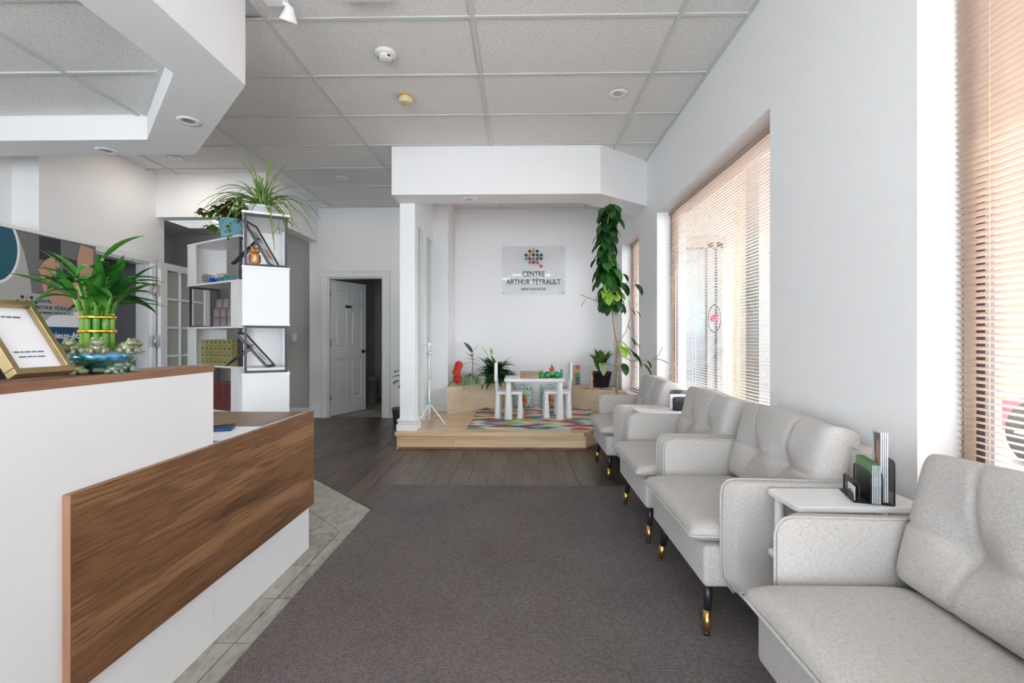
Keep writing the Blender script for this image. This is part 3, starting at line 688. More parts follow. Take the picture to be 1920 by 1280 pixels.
# open sign hung in the far window
sg = thing('window_sign', 'round window sign with red lettering behind the wide blind', 'sign', (1.506, 3.72, 1.30))
bm = new_bm(); tube(bm, [(0, .12 * math.cos(a), .105 * math.sin(a)) for a in [2 * math.pi * k / 28 for k in range(29)]], .006, 8); obj('ring', bm, 'bgrey', sg)
bobj('letters_backing', (.002, -.075, -.045), (.004, .075, .045), 'glass', sg)
text('lettering', 'OPEN', .062, 'pink', basis((-.002, 0, -.022), (0, 1, 0), (0, 0, 1)), sg, .002)

# ------------------------------------------------------------------ ceiling fixtures
def downlight(x, y, z, lab, on=0):
    t = thing('downlight', lab, 'ceiling light', (x, y, z))
    bm = new_bm(); lathe(bm, [(.038, -.002), (.046, -.007), (.066, -.006), (.070, 0)], 28, cap=False); obj('trim_ring', bm, 'plastic', t)
    bm = new_bm(); lathe(bm, [(.0, -.004), (.030, -.004), (.034, -.0015), (.038, -.001)], 24, cap=False); obj('lens', bm, 'steel', t)
    if on: l = lamp('AREA', 'downlight_fill', (0, 0, -.012), (0, 0, 0), on, (1, .90, .76), shape='DISK', size=.06); l.parent = t  # fill light added under a fitting that is itself unlit
    return t
for a in ((-2.165, 3.05, 2.56, 'round recessed light in the diagonal side of the dropped ring'), (-3.13, 3.52, 2.56, 'round recessed light in the rear side of the dropped ring', 1.5),
          (-3.63, 4.9, CZ, 'round recessed light in the tiles between the ring and the hall header', 2.0), (.75, 3.68, CZ, 'round recessed light in the tiles near the window wall'),
          (-2.11, 5.54, CZ, 'round recessed light in the smooth panel before the panel door', 3), (-.525, 4.81, 2.56, 'round recessed light under the alcove bulkhead, left one'),
          (1.03, 5.12, 2.56, 'round recessed light under the alcove bulkhead behind the vine top')): downlight(*a)
t = thing('smoke_detector', 'white dome smoke detector on the ceiling tile', 'smoke detector', (-.90, 3.13, CZ + .004))
bm = new_bm(); lathe(bm, [(.068, 0), (.070, -.012), (.062, -.022), (.045, -.026)], 32, cap=False); obj('base', bm, mat('ivory_plastic', (.74, .73, .68), .4), t)
bm = new_bm(); lathe(bm, [(.045, -.024), (.042, -.045), (.030, -.052), (0.001, -.054)], 32, cap=False); s = obj('sensor_dome', bm, bpy.data.materials['ivory_plastic'], t)
for k in range(8):
    a = k * math.pi / 4; bobj('vent_slot', (.0405, -.010, -.042), (.0455, .010, -.032), 'black' if k % 3 == 1 else 'grid', s, rot=(0, 0, a))
t = thing('smoke_detector', 'yellowed smoke detector with an amber ring', 'smoke detector', (-.905, 3.70, CZ + .004))
M['yel'] = mat('yellowed_plastic', (.72, .62, .38), .4, noise=20, var=.08)
bm = new_bm(); lathe(bm, [(.052, 0), (.054, -.010), (.050, -.014)], 32, cap=False); obj('amber_ring', bm, mat('amber_plastic', (.55, .28, .04), .4), t)
bm = new_bm(); lathe(bm, [(.050, -.012), (.056, -.022), (.054, -.045), (.044, -.052), (.001, -.052)], 32, cap=False); obj('body', bm, 'yel', t)
bm = new_bm(); lathe(bm, [(.040, -.052), (.042, -.056), (.034, -.056)], 32, cap=False); obj('cover_ring', bm, 'yel', t)
t = thing('emergency_light', 'white emergency light head hanging at the top of the frame', 'emergency light', (-1.31, 2.61, CZ - .004))
bobj('housing', (-.10, -.14, -.05), (.02, .0, 0), 'plastic', t, bev=.01)
bm = new_bm(); tube(bm, [(0, -.03, -.045), (.035, -.02, -.06)], .012); obj('bracket', bm, 'plastic', t)
mt = Matrix.Translation((.035, -.02, -.055)) @ Matrix.Rotation(R(205), 4, 'X') @ Matrix.Rotation(R(-18), 4, 'Y')
bm = new_bm(); lathe(bm, [(.014, 0), (.022, .008), (.028, .03), (.044, .062), (.048, .075), (.044, .078), (.001, .074)], 28, mt, cap=False); obj('lamp_head', bm, 'plastic', t)
t = thing('exit_box', 'flat white box fixed to the ceiling at the top edge', 'ceiling box', (-.84, 2.51, CZ - .004))
bobj('housing', (-.14, -.12, -.03), (.12, .10, 0), 'white', t, bev=.004); bobj('cover', (-.125, -.10, -.034), (.105, .08, -.03), 'plastic', t)
for k, (x, y) in enumerate(((.3, -.3), (.3, -2.2), (-.9, -1.2), (-3.2, .2), (-3.2, 1.7))):  # fill panels added out of view to brighten the room
    tray = x < -2; zz = 2.73 if tray else CZ
    t = thing('fill_panel', ['added fill light panel above the near chairs', 'added fill light panel by the entrance', 'added fill light panel behind the desk end', 'added fill light panel inside the ring, near one', 'added fill light panel inside the ring, far one'][k], 'ceiling light', (x, y, zz))
    bm = new_bm()
    if not tray: box(bm, (-.6, -.3, -.012), (.6, -.26, 0)); box(bm, (-.6, .26, -.012), (.6, .3, 0)); box(bm, (-.6, -.26, -.012), (-.56, .26, 0)); box(bm, (.56, -.26, -.012), (.6, .26, 0)); obj('frame', bm, 'plastic', t); bobj('diffuser', (-.56, -.26, -.008), (.56, .26, -.002), 'fillglow', t)
    else:
        bm.free(); C.objects.unlink(t)
t = thing('hall_light', 'louvred ceiling light glimpsed in the side hall', 'ceiling light', (-4.38, 6.37, 2.708))
bobj('diffuser', (-.29, -.22, -.01), (.29, .22, 0), mat('hall_diffuser', (.9, .93, .95), .5, emit=.5), t)
bm = new_bm()
for k in range(8): box(bm, (-.29, -.22 + k * .06, -.016), (.29, -.215 + k * .06, -.01))
obj('louvre', bm, 'steel', t)

# ------------------------------------------------------------------ reception desk
t = thing('reception_desk', 'white and walnut reception desk with a raised transaction ledge', 'desk', (-1.157, 1.8, 0)); Y = lambda y: y - 1.8
bobj('tower_panel', (-.02, Y(.15), .0), (0, Y(1.761), 1.0165), 'white', t)
bobj('tower_end', (-.128, Y(1.741), .72), (-.02, Y(1.761), 1.0165), 'white', t); bobj('tower_back', (-.128, Y(.15), .74), (-.108, Y(1.741), 1.0165), 'white', t)
bobj('base_panel', (-.02, Y(1.7635), .0), (0, Y(2.563), .742), 'white', t)
bm = new_bm(); box(bm, (-.128, Y(.15), 1.0165), (.002, Y(1.765), 1.0405), .0012, 1)
o = obj('transaction_ledge', bm, 'walnut_edgeY', t, smooth=None)
bm = new_bm(); box(bm, (.0005, Y(1.175), .236), (.0205, Y(2.58), .745), .001, 1); obj('front_panel', bm, 'walnut', t)
bobj('edge_band', (.0003, Y(1.1735), .236), (.0207, Y(1.175), .745), 'walnut_edge', t); bobj('edge_band', (.0004, Y(1.175), .745), (.0206, Y(2.58), .7458), 'walnut_edgeY', t)
bobj('desktop', (-.95, Y(.6), .718), (-.0215, Y(2.566), .742), 'walnut_top', t); bobj('end_panel', (-.93, Y(2.54), 0), (-.02, Y(2.56), .718), 'white', t)
paper = bobj('paper_sheet', (-.11, -.15, 0), (.11, .15, .0012), 'paper', None, loc=(-1.275, 1.97, .7425), rot=(0, 0, R(3))); tag(paper, 'white sheet of paper on the low desktop', 'paper')
t = thing('pen_tray', 'small blue desk object beside the paper on the low desktop', 'tray', (-1.30, 2.035, .744), R(20))
bm = new_bm(); box(bm, (-.05, -.04, 0), (.045, .04, .012), .005); obj('body', bm, 'bluebox', t); bm = new_bm(); tube(bm, [(-.05, -.03, .02), (.048, .02, .02)], .004); obj('pen', bm, 'black', t)

# picture frame leaning on the ledge
t = thing('gold_photo_frame', 'gold picture frame with a printed sheet leaning on the walnut ledge', 'picture frame', (-1.165, 1.147, 1.0405))
lean = R(33)
mt = Matrix.Rotation(-lean, 4, 'Y') @ Matrix.Identity(4)
def fr(a, b, m, nm, bev=0, par=t):
    bm = new_bm(); box(bm, a, b, bev); xf(bm.verts, mt); return obj(nm, bm, m, par)
hw = .074; HH = .215; z_ = .018
bm = new_bm()
for a, b in (((-.026, -hw, 0), (0, hw, .016)), ((-.026, -hw, HH - .016), (0, hw, HH)), ((-.026, -hw, .016), (0, -hw + .016, HH - .016)), ((-.026, hw - .016, .016), (0, hw, HH - .016))): box(bm, a, b, .0015, 1)
xf(bm.verts, Matrix.Translation((0, 0, z_)) @ mt); obj('frame', bm, 'goldframe', t)
bm = new_bm(); box(bm, (-.022, -hw + .014, .014), (-.014, hw - .014, HH - .014)); xf(bm.verts, Matrix.Translation((0, 0, z_)) @ mt); obj('printed_sheet', bm, 'paper', t)
def mf(y, z, off=-.0125): return Matrix.Translation((0, 0, z_)) @ mt @ basis((off, y, z), (0, 1, 0), (0, 0, 1))
for z0, h_, ws in ((.168, .0035, (.015, .008, .012, .018)), (.066, .0028, (.012, .007, .014, .010, .016)), (.052, .0028, (.016, .012, .006, .018))):   # print too small to read
    y_ = -sum(ws) / 2 - .0015 * len(ws)
    for w1 in ws:
        bm = new_bm(); box(bm, (y_, 0, 0), (y_ + w1, h_, .0003)); xf(bm.verts, mf(0, z0)); obj('print_line', bm, 'letter', t); y_ += w1 + .003
bm = new_bm(); box(bm, (-.1185, -.02, .0), (-.1150, .02, .115)); obj('easel_back', bm, 'black', t)

# lucky bamboo in a frog pot
t = thing('lucky_bamboo', 'leafy lucky bamboo bundle tied with gold ribbon in the frog pot', 'plant', (-1.222, 1.345, 1.105))
rnd = random.Random(3)
stk = []
for rr, n, hh in ((.0, 1, .15), (.017, 6, .125), (.032, 10, .10)):
    for k in range(n):
        a = 2 * math.pi * k / max(n, 1) + rr * 30; h = hh + rnd.uniform(-.012, .018); x, y = rr * math.cos(a), rr * math.sin(a)
        bm = new_bm(); pts = []; rs = []
        for q in range(6):
            zz = -.04 + (h + .04) * q / 5; pts += [(x, y, zz), (x, y, zz + .003)]; rs += [.0082, .0092]
        pts.append((x, y, h)); rs.append(.0078); tube(bm, pts, rs, 10); obj('stalk', bm, 'bamboo_stalk', t)
        stk.append((x, y, h, a))
for z, r in ((.052, .0425), (.092, .0415)):
    bm = new_bm(); lathe(bm, [(r, z), (r + .0018, z + .002), (r + .0018, z + .007), (r, z + .009)], 30, cap=False); obj('ribbon', bm, mat('gold_foil_ribbon', (.85, .55, .06), .2, 1), t)
for i, (x, y, h, a) in enumerate(stk):
    # green shoot rising out of the cane, with leaves
    lean_ = .12 + .45 * (math.hypot(x, y) / .032) * rnd.uniform(.4, 1); d = Vector((math.cos(a) * lean_, math.sin(a) * lean_, 1)).normalized()
    L_ = rnd.uniform(.05, .11) if i else .13; e = Vector((x, y, h - .008)) + d * L_
    bm = new_bm(); tube(bm, [(x, y, h - .008), Vector((x, y, h)) + d * L_ * .5, e], [.005, .0045, .003], 8); obj('shoot', bm, 'bamboo_stalk', t)
    for k in range(4):
        aa = a + rnd.uniform(-1.3, 1.3) + (math.pi if rnd.random() < .12 else 0); el = rnd.uniform(.15, 1.25)
        leaf(t, 'bamboo_leaf', e - d * L_ * rnd.uniform(0, .5), sph(aa, el), rnd.uniform(.09, .155), rnd.uniform(.018, .030), droop=rnd.uniform(.4, 1.6), seg=7, fold=.35)
pot = thing('frog_planter', 'glazed blue green ceramic planter with frogs around its rim', 'planter', (-1.222, 1.345, 1.0405))
bm = new_bm()
lathe(bm, [(.030, .0), (.040, .004), (.036, .012), (.034, .018), (.05, .026), (.075, .036), (.085, .046), (.082, .058), (.074, .066), (.068, .062), (.060, .050), (.01, .045)], 40, cap=True, wob=lambda a, z: 1 + .018 * math.cos(7 * a) * (z > .03))
obj('bowl', bm, 'glaze', pot)
def frog(x, y, z, az, s, m):
    bm = new_bm()
    ball(bm, (0, 0, .012), (.016, .013, .012)); ball(bm, (.013, 0, .022), (.011, .011, .008)); ball(bm, (.013, .006, .029), .0035, 8); ball(bm, (.013, -.006, .029), .0035, 8)
    for q in (-1, 1): ball(bm, (-.004, q * .013, .007), (.011, .006, .007), 8); ball(bm, (.014, q * .009, .005), (.005, .004, .008), 8); ball(bm, (.02, q * .010, .002), (.006, .004, .002), 8)
    xf(bm.verts, Matrix.Translation((x, y, z)) @ Matrix.Rotation(az, 4, 'Z') @ Matrix.Scale(s, 4)); obj('frog', bm, m, pot)
for a, s in ((-85, 1.35), (-48, 1.45), (2, 1.35), (28, 1.2), (75, 1.2), (120, 1.2), (-125, 1.2), (170, 1.2)):
    frog(.078 * math.cos(R(a)), .078 * math.sin(R(a)), .058, R(a), s, 'frog')
for a, s, m in ((-98, 1.3, 'frog'), (0, 1.1, 'frog2'), (58, 1.75, 'frog2')): frog(.045 * math.cos(R(a)), .058 * math.sin(R(a)), 0, R(a), s, m)
bm = new_bm(); lathe(bm, [(.001, .0475), (.06, .0475), (.0605, .053), (.001, .056)], 20, cap=False); obj('soil', bm, 'soil', pot)

# roll-up banner against the left wall
t = thing('rollup_banner', 'tall printed banner with colourful dot logo behind the desk', 'banner', (-4.12, 4.02, 0))
bobj('base', (-.08, -.50, 0), (.08, .50, .08), 'steel', t, bev=.01); bobj('banner_sheet', (-.004, -.49, .08), (.004, .49, 2.03), 'palegrey', t); bobj('top_rail', (-.015, -.495, 2.03), (.015, .495, 2.062), 'paint_gloss', t, bev=.003)
def dec(poly, m, off, nm='print'):
    bm = new_bm(); prism(bm, poly, off, off + .0006); xf(bm.verts, basis((0, 0, 0), (0, 1, 0), (0, 0, 1))); return obj(nm, bm, m, t)
dec([(-.48, 1.54), (.49, 1.50), (.49, 2.03), (-.48, 2.03)], 'bgrey', .0045)
dec([(-.05, 1.82), (.14, 1.80), (.14, 2.02), (-.05, 2.02)], 'darkpr', .0052); dec([(.16, 1.62), (.29, 1.62), (.29, 1.86), (.16, 1.88)], 'darkpr', .0052)
def oval(cx, cy, rx, ry, n=28): return [(cx + rx * math.cos(2 * math.pi * k / n), cy + ry * math.sin(2 * math.pi * k / n)) for k in range(n)]
dec([(-.48, 1.45), (-.10, 1.42), (-.12, 1.62), (-.17, 1.85), (-.24, 2.03), (-.48, 2.03)], 'palegrey', .0050)
def cb(p): return clip(clip(p, 0, 1, 2.028), -1, 0, .487)
dec(cb(oval(-.40, 1.86, .195, .29)), 'paper', .0056); dec(cb(oval(-.405, 1.86, .18, .27)), 'teal', .0062)
dec([(-.04, 1.70), (.03, 1.66), (.08, 1.56), (.20, 1.62), (.27, 1.66), (.30, 1.76), (.30, 1.90), (.33, 2.02), (.46, 2.0), (.46, 1.60), (.34, 1.48), (.20, 1.43), (.06, 1.45), (-.02, 1.56)], 'skin', .0068)
dec([(-.06, 1.73), (-.02, 1.67), (.04, 1.68), (.09, 1.71), (.12, 1.77), (.13, 1.82), (.105, 1.84), (.09, 1.80), (.085, 1.86), (.06, 1.86), (-.0, 1.82)], 'skin', .0076)
def logo(parent, mtxf, s, dz):
    grid = {(1, 3): 'navy', (2, 3): 'amber', (3, 3): 'navy', (0, 2): 'navy', (1, 2): 'amber', (2, 2): 'navy', (3, 2): 'navy2', (4, 2): 'navy', (0, 1): 'mint', (1, 1): 'navy', (2, 1): 'pink', (3, 1): 'navy2', (4, 1): 'navy2', (1, 0): 'pink', (2, 0): 'navy2', (3, 0): 'coral', (4, -1): 'coral'}
    for (i, j), m in grid.items():
        bm = new_bm(); prism(bm, oval((i - 2) * s, j * s, s * .40, s * .40, 20), 0, dz); xf(bm.verts, mtxf); obj('logo_dot', bm, m, parent)
    for (a, b, m) in (((1, 2), (2, 3), 'amber'), ((0, 2), (1, 1), 'navy'), ((3, 2), (4, 1), 'navy2'), ((1, 0), (2, 1), 'pink'), ((2, 0), (3, 1), 'navy2'), ((3, 0), (4, -1), 'coral')):
        p, q = Vector(((a[0] - 2) * s, a[1] * s)), Vector(((b[0] - 2) * s, b[1] * s)); n_ = Vector((-(q - p).y, (q - p).x)).normalized() * s * .09
        bm = new_bm(); prism(bm, [tuple(p - n_), tuple(q - n_), tuple(q + n_), tuple(p + n_)], 0, dz * .8); xf(bm.verts, mtxf); obj('logo_link', bm, m, parent)
logo(t, basis((.005, -.15, 1.375), (0, 1, 0), (0, 0, 1)), .037, .0015)
dec([(-.05, 1.24), (.49, 1.24), (.49, 1.36), (.36, 1.40), (.2, 1.37), (.05, 1.34)], 'paper', .0045)
text('lettering', 'CENTRE', .040, 'letter', basis((.0055, -.08, 1.45), (0, 1, 0), (0, 0, 1)), t, .001, align='LEFT')
text('lettering', 'ARTHUR TÉTRAULT', .045, 'letter', basis((.0055, -.08, 1.395), (0, 1, 0), (0, 0, 1)), t, .001, align='LEFT', width=.34)
text('lettering', 'CHAMBRES PRESSURISÉES', .03, 'letter', basis((.0055, -.08, 1.355), (0, 1, 0), (0, 0, 1)), t, .0005, align='LEFT', width=.34)
dec([(-.48, .60), (.47, .60), (.47, 1.246), (-.48, 1.246)], 'bluebox', .0052)
text('lettering', 'Votre mieux-être', .078, 'paper', basis((.0062, .10, 1.145), (0, 1, 0), (0, 0, 1)), t, .0015)
text('lettering', 's en chambre', .072, 'paper', basis((.0062, .16, 1.035), (0, 1, 0), (0, 0, 1)), t, .0015)
cd = thing('counter_card', 'white card standing behind the ledge under the frog planter', 'card', (-1.34, 1.36, .742))
bobj('card', (-.003, -.12, 0), (.003, .12, .33), 'paper', cd); text('lettering', 's en', .016, 'letter', basis((.0035, .02, .302), (0, 1, 0), (0, 0, 1)), cd, .0003)

# acrylic name plaque
t = thing('acrylic_plaque', 'clear acrylic plaque with dot logo and clinic name on the back wall', 'sign', (.18, 6.868, 2.128))
bobj('plate', (-.457, -.004, -.353), (.457, .004, .353), 'acrylic', t, bev=.002)
for x in (-.43, 0, .43):
    for z in (-.325, .325):
        bm = new_bm(); lathe(bm, [(.012, 0), (.012, .03), (.009, .034)], 16, Matrix.Translation((x, .03, z)) @ Matrix.Rotation(R(90), 4, 'X')); obj('standoff', bm, 'plastic', t)
fmt = lambda x, z, off=-.0055: basis((x, off, z), (1, 0, 0), (0, 0, 1))
logo(t, fmt(0, .115), .0545, .001)
text('lettering', 'CENTRE', .105, 'letter', fmt(0, -.085), t, .0014, width=.325); text('lettering', 'ARTHUR TÉTRAULT', .105, 'letter', fmt(0, -.20), t, .0014, width=.785)
text('lettering', 'SAINT-EUSTACHE', .05, 'letter', fmt(0, -.285), t, .0006, width=.35)

# ------------------------------------------------------------------ carpet, armchairs, side tables
cp = obj('area_carpet', (lambda b: (box(b, (-1.0, -.1, 0), (1.30, 3.665, .009), .002, 1), b)[1])(new_bm()), 'carpet')
tag(cp, 'large grey brown woven loop carpet between the desk and the armchairs', 'carpet')

def cushion_grid(bm, W, H, T, nu, nv, front, back, power=5, edge=.42):
    """pillow in the y (width), z (height) plane; front bulges to -x"""
    def pt(u, v, s):
        prof = max(0, (1 - abs(u) ** power) * (1 - abs(v) ** power)) ** edge
        y = u * W / 2; z = v * H / 2
        x = s * (T / 2) * prof
        if s < 0: x += front(u, v, prof)
        return (x, y, z)
    us = [-math.cos(math.pi * i / nu) * .35 + (-1 + 2 * i / nu) * .65 for i in range(nu + 1)]; vs_ = [-math.cos(math.pi * i / nv) * .35 + (-1 + 2 * i / nv) * .65 for i in range(nv + 1)]
    G = {}
    for s in (-1, 1):
        for i, u in enumerate(us):
            for j, v in enumerate(vs_):
                k = (i, j, s)
                if (i in (0, nu) or j in (0, nv)) and s == 1: G[k] = G[(i, j, -1)]
                else: G[k] = bm.verts.new(pt(u, v, s))
        for i in range(nu):
            for j in range(nv):
                q = [G[(i, j, s)], G[(i + 1, j, s)], G[(i + 1, j + 1, s)], G[(i, j + 1, s)]]
                f = bm.faces.new(q if s == 1 else q[::-1]); f.smooth = True
AW = .40
def make_armchair():
    t = thing('armchair', '', 'armchair', (1.0, 0, 0))
    bm = new_bm(); box(bm, (-.31, -.347, .20), (.27, .347, .355), .018, 3); obj('seat_base', bm, 'fabric', t, smooth=True)
    for s in (-1, 1):
        y0, y1 = (.35, AW) if s > 0 else (-AW, -.35)
        pr = [(-.205, .19), (.30, .19), (.31, .61), (-.20, .622)] + [(-.20 - .05 * math.sin(a), .572 + .05 * math.cos(a)) for a in (R(30), R(60), R(90))] + [(-.25, .30), (-.244, .245)]
        bm = new_bm(); prism(bm, pr, y0, y1, Matrix(((1, 0, 0, 0), (0, 0, 1, 0), (0, 1, 0, 0), (0, 0, 0, 1))), bev=.010)
        for v in bm.verts:
            if v.co.x < -.1: v.co.x += .040 * max(0, (abs(v.co.y) - .355) / .045)
        for v in bm.verts: v.co.z = .19 + (v.co.z - .19) * .975
        a = obj('arm', bm, 'fabric', t, smooth=True)
        bm = new_bm()
        for yy in ((y0 + .005) if s > 0 else (y1 - .005),):
            tube(bm, [(-.205, yy, .189), (-.246, yy, .245), (-.252, yy, .30), (-.252, yy, .562), (-.2445, yy, .588), (-.226, yy, .607), (-.20, yy, .612), (.05, yy, .607), (.29, yy, .602)], .0042, 6)
        obj('piping', bm, 'fabric', a)
    bm = new_bm(); box(bm, (.235, -.397, .19), (.315, .397, .735), .022, 3); bf = obj('back_frame', bm, 'fabric', t, smooth=True)
    bm = new_bm(); tube(bm, [(.237, -.375, .73), (.237, .375, .73)], .004, 6); obj('piping', bm, 'fabric', bf)
    # seat cushion: puffed slab with a welt
    bm = new_bm(); nu, nv = 26, 26; top = {}; bot = {}
    x0, x1, yw = -.352, .13, .345
    for i in range(nu + 1):
        for j in range(nv + 1):
            u = -1 + 2 * i / nu; v = -1 + 2 * j / nv
            u_, v_ = math.copysign(abs(u) ** .8, u), math.copysign(abs(v) ** .8, v)
            e = max(0, (1 - abs(u_) ** 8) * (1 - abs(v_) ** 8)) ** .4
            x = (x0 + x1) / 2 + u_ * (x1 - x0) / 2; y = v_ * yw
            corner = .012 * (abs(u) * abs(v)) ** 6
            x += math.copysign(corner, u) * (u < 0)
            top[i, j] = bm.verts.new((x, y, .392 + .05 * e + .004 * math.sin(9 * y) * e)); bot[i, j] = top[i, j] if (i in (0, nu) or j in (0, nv)) else bm.verts.new((x, y, .392 - .034 * e))
    for i in range(nu):
        for j in range(nv):
            f = bm.faces.new((top[i, j], top[i + 1, j], top[i + 1, j + 1], top[i, j + 1])); f.smooth = True
            f = bm.faces.new((bot[i, j], bot[i, j + 1], bot[i + 1, j + 1], bot[i + 1, j])); f.smooth = True
    sc = obj('seat_cushion', bm, 'fabric', t)
    bm = new_bm(); tube(bm, [(.12, -.348, .392), (x0 + .03, -.348, .392), (x0 - .008, -.341, .392), (x0 - .004, -.30, .392), (x0 - .004, .30, .392), (x0 - .008, .341, .392), (x0 + .03, .348, .392), (.12, .348, .392)], .0048, 6); obj('piping', bm, 'fabric', sc)
    # tufted back cushion
    def fr_(u, v, p):
        d = 0
        for cu in (-.36, .36):
            r2 = ((u - cu) / .20) ** 2 + ((v + .12) / .28) ** 2; d += .040 * math.exp(-r2)
            cv = cu + (.10 if cu > 0 else -.10) * (v + .12) ** 2
            d += .010 * math.exp(-((u - cv) / .022) ** 2)
        d += .009 * math.exp(-((v + .12) / .035) ** 2)
        d -= .014 * math.cos(u * 4.2) * (v > -.12) * p * .6
        return d * p
    bm = new_bm(); cushion_grid(bm, .69, .385, .185, 64, 44, fr_, None, 9, .30)
    for v in bm.verts:
        z = v.co.z
        v.co.z += .007 * math.sin(v.co.y * 9 + 1) * max(0, z / .19)
    xf(bm.verts, Matrix.Translation((.178, 0, .617)) @ Matrix.Rotation(R(14), 4, 'Y'))
    bc = obj('back_cushion', bm, 'fabric', t)
    for sx, sy in ((-1, -1), (-1, 1), (1, -1), (1, 1)):
        tx, ty = -.262 if sx < 0 else .20, .262 * sy; fx, fy = tx - (.022 if sx < 0 else -.03), .305 * sy
        P = lambda k: (tx + (fx - tx) * k, ty + (fy - ty) * k, .205 * (1 - k) + .0 * k)
        bm = new_bm(); tube(bm, [P(0), P(.62)], [.019, .0145], 16); l = obj('leg', bm, 'black', t)
        bm = new_bm(); tube(bm, [P(.58), P(.93)], [.0158, .0130], 16); obj('ferrule', bm, 'gold', l)
        bm = new_bm(); tube(bm, [P(.93), P(1)], [.0125, .0115], 16); obj('foot', bm, 'black', l)
    return t
ac = make_armchair()
CH = [(1.045, 'pale linen armchair closest to the camera, cut off by the frame'), (2.13, 'pale linen armchair just beyond the near side table'),
      (2.955, 'pale linen armchair between its twin and the far side table'), (4.165, 'pale linen armchair farthest away, next to the tall vine')]
for i, (y, lab) in enumerate(CH):
    o = ac if i == 0 else copy_tree(ac)
    o.location = (.993, y, .009 if y < 3.3 else 0); o['label'] = lab; o['group'] = 'armchairs along the window wall'
def make_table():
    t = thing('side_table', '', 'side table', (1.08, 0, 0))
    def rr(x, y, r): return [(sx * (x - r) + r * math.cos(a), sy * (y - r) + r * math.sin(a)) for sx, sy, a0 in ((1, 1, 0), (-1, 1, 90), (-1, -1, 180), (1, -1, 270)) for a in (R(a0), R(a0 + 45), R(a0 + 90))]
    bm = new_bm(); prism(bm, rr(.208, .095, .018), .582, .600, bev=.002); obj('table_top', bm, 'plastic', t)
    bm = new_bm(); prism(bm, rr(.208, .095, .018), .372, .388, bev=.002); obj('lower_shelf', bm, 'plastic', t)
    bm = new_bm(); prism(bm, rr(.208, .095, .018), .12, .136, bev=.002); obj('lower_shelf', bm, 'plastic', t)
    for sx in (-1, 1):
        for sy in (-1, 1):
            bm = new_bm()
            for z0, z1 in ((0, .12), (.136, .372), (.388, .582)): tube(bm, [(sx * .178, sy * .066, z0), (sx * .178, sy * .066, z1)], .0145, 14)
            obj('leg', bm, 'plastic', t)
    return t
tb = make_table(); tb.location = (1.08, 1.610, .009); tb['label'] = 'small white side table with a full brochure sorter, nearest one'
t2 = copy_tree(tb); t2.location = (1.08, 3.64, 0.0); t2['label'] = 'small white side table between the two far armchairs'
for o in (tb, t2): o['group'] = 'white side tables'

# mesh sorters
def make_sorter():
    t = thing('mesh_sorter', '', 'desk organizer', (0, 0, 0))
    def panel(y, h, W=.15, x0=0, nm='divider'):
        r = .014; pts = [(x0, y, .002), (x0, y, h - r), (x0 + r * .3, y, h - r * .3), (x0 + r, y, h), (x0 + W - r, y, h), (x0 + W - r * .3, y, h - r * .3), (x0 + W, y, h - r), (x0 + W, y, .002)]
        bm = new_bm(); tube(bm, pts, .0022, 6); p = obj(nm, bm, 'black', t)
        bm = new_bm(); prism(bm, [(x0, .002), (x0 + W, .002), (x0 + W, h - r), (x0 + W - r, h), (x0 + r, h), (x0, h - r)], -.0003, .0003, basis((0, y, 0), (1, 0, 0), (0, 0, 1))); obj('mesh', bm, 'mesh', p)
    panel(0, .06); panel(-.030, .098); panel(-.062, .100); panel(-.094, .142); panel(.016, .028, .07, .008, 'card_lip')
    bm = new_bm(); box(bm, (0, -.094, 0), (.15, .016, .0022)); obj('base', bm, 'mesh', t)
    return t
so = make_sorter(); so.location = (1.092, 1.552, .6095); so.rotation_euler = (0, 0, R(72)); so['label'] = 'black mesh sorter stuffed with green leaflets on the near side table'
s2 = copy_tree(so); s2.location = (1.300, 3.585, .6005); s2.rotation_euler = (0, 0, R(180)); s2['label'] = 'black mesh sorter holding white papers on the far side table'
def at(o, x, y, z=0):
    c, s = math.cos(o.rotation_euler.z), math.sin(o.rotation_euler.z); return (o.location.x + c * x - s * y, o.location.y + s * x + c * y, o.location.z + z)
def held(name, o, dims, x, y, z, m, lab, cat, group=None, tilt=0, rz=0):
    bm = new_bm(); dx, dy, dz = dims; box(bm, (-dx / 2, -dy / 2, 0), (dx / 2, dy / 2, dz), .0006, 1)
    p = obj(name, bm, m, None, loc=at(o, x, y, z), rot=(tilt, 0, o.rotation_euler.z + rz)); tag(p, lab, cat, group); return p
for k in range(6):
    b = held('leaflet', so, (.145, .0022, .125), .066, -.034 - k * .0042, .004, 'greenfolder', ['frontmost', 'second', 'third', 'fourth', 'fifth', 'rearmost'][k] + ' of the folded green leaflets in the near mesh sorter', 'leaflet', 'green leaflets in the near sorter', tilt=0)
    bobj('folded_pages', (-.0722, -.0009, .0), (-.0730, .0009, .122), 'paper2', b)
for k in range(4):
    b = held('brochure', so, (.09, .003, .225), .062, -.068 - k * .0056, .004, 'paper', ['front', 'second', 'third', 'rear'][k] + ' tall glossy brochure standing in the near mesh sorter', 'brochure', 'tall brochures in the near sorter', rz=R(-4))
    if k == 0:
        bm = new_bm(); prism(bm, [(-.028, .215), (.040, .222), (.040, .15), (.030, .11), (.012, .095), (-.008, .11), (-.022, .15)], 0, .0004, basis((0, .0016, 0), (-1, 0, 0), (0, 0, 1))); obj('cover_photo', bm, 'bgrey', b)
        bm = new_bm(); prism(bm, oval(.02, .155, .018, .045, 16), .0004, .0007, basis((0, .0016, 0), (-1, 0, 0), (0, 0, 1))); obj('cover_photo', bm, 'skin', b)
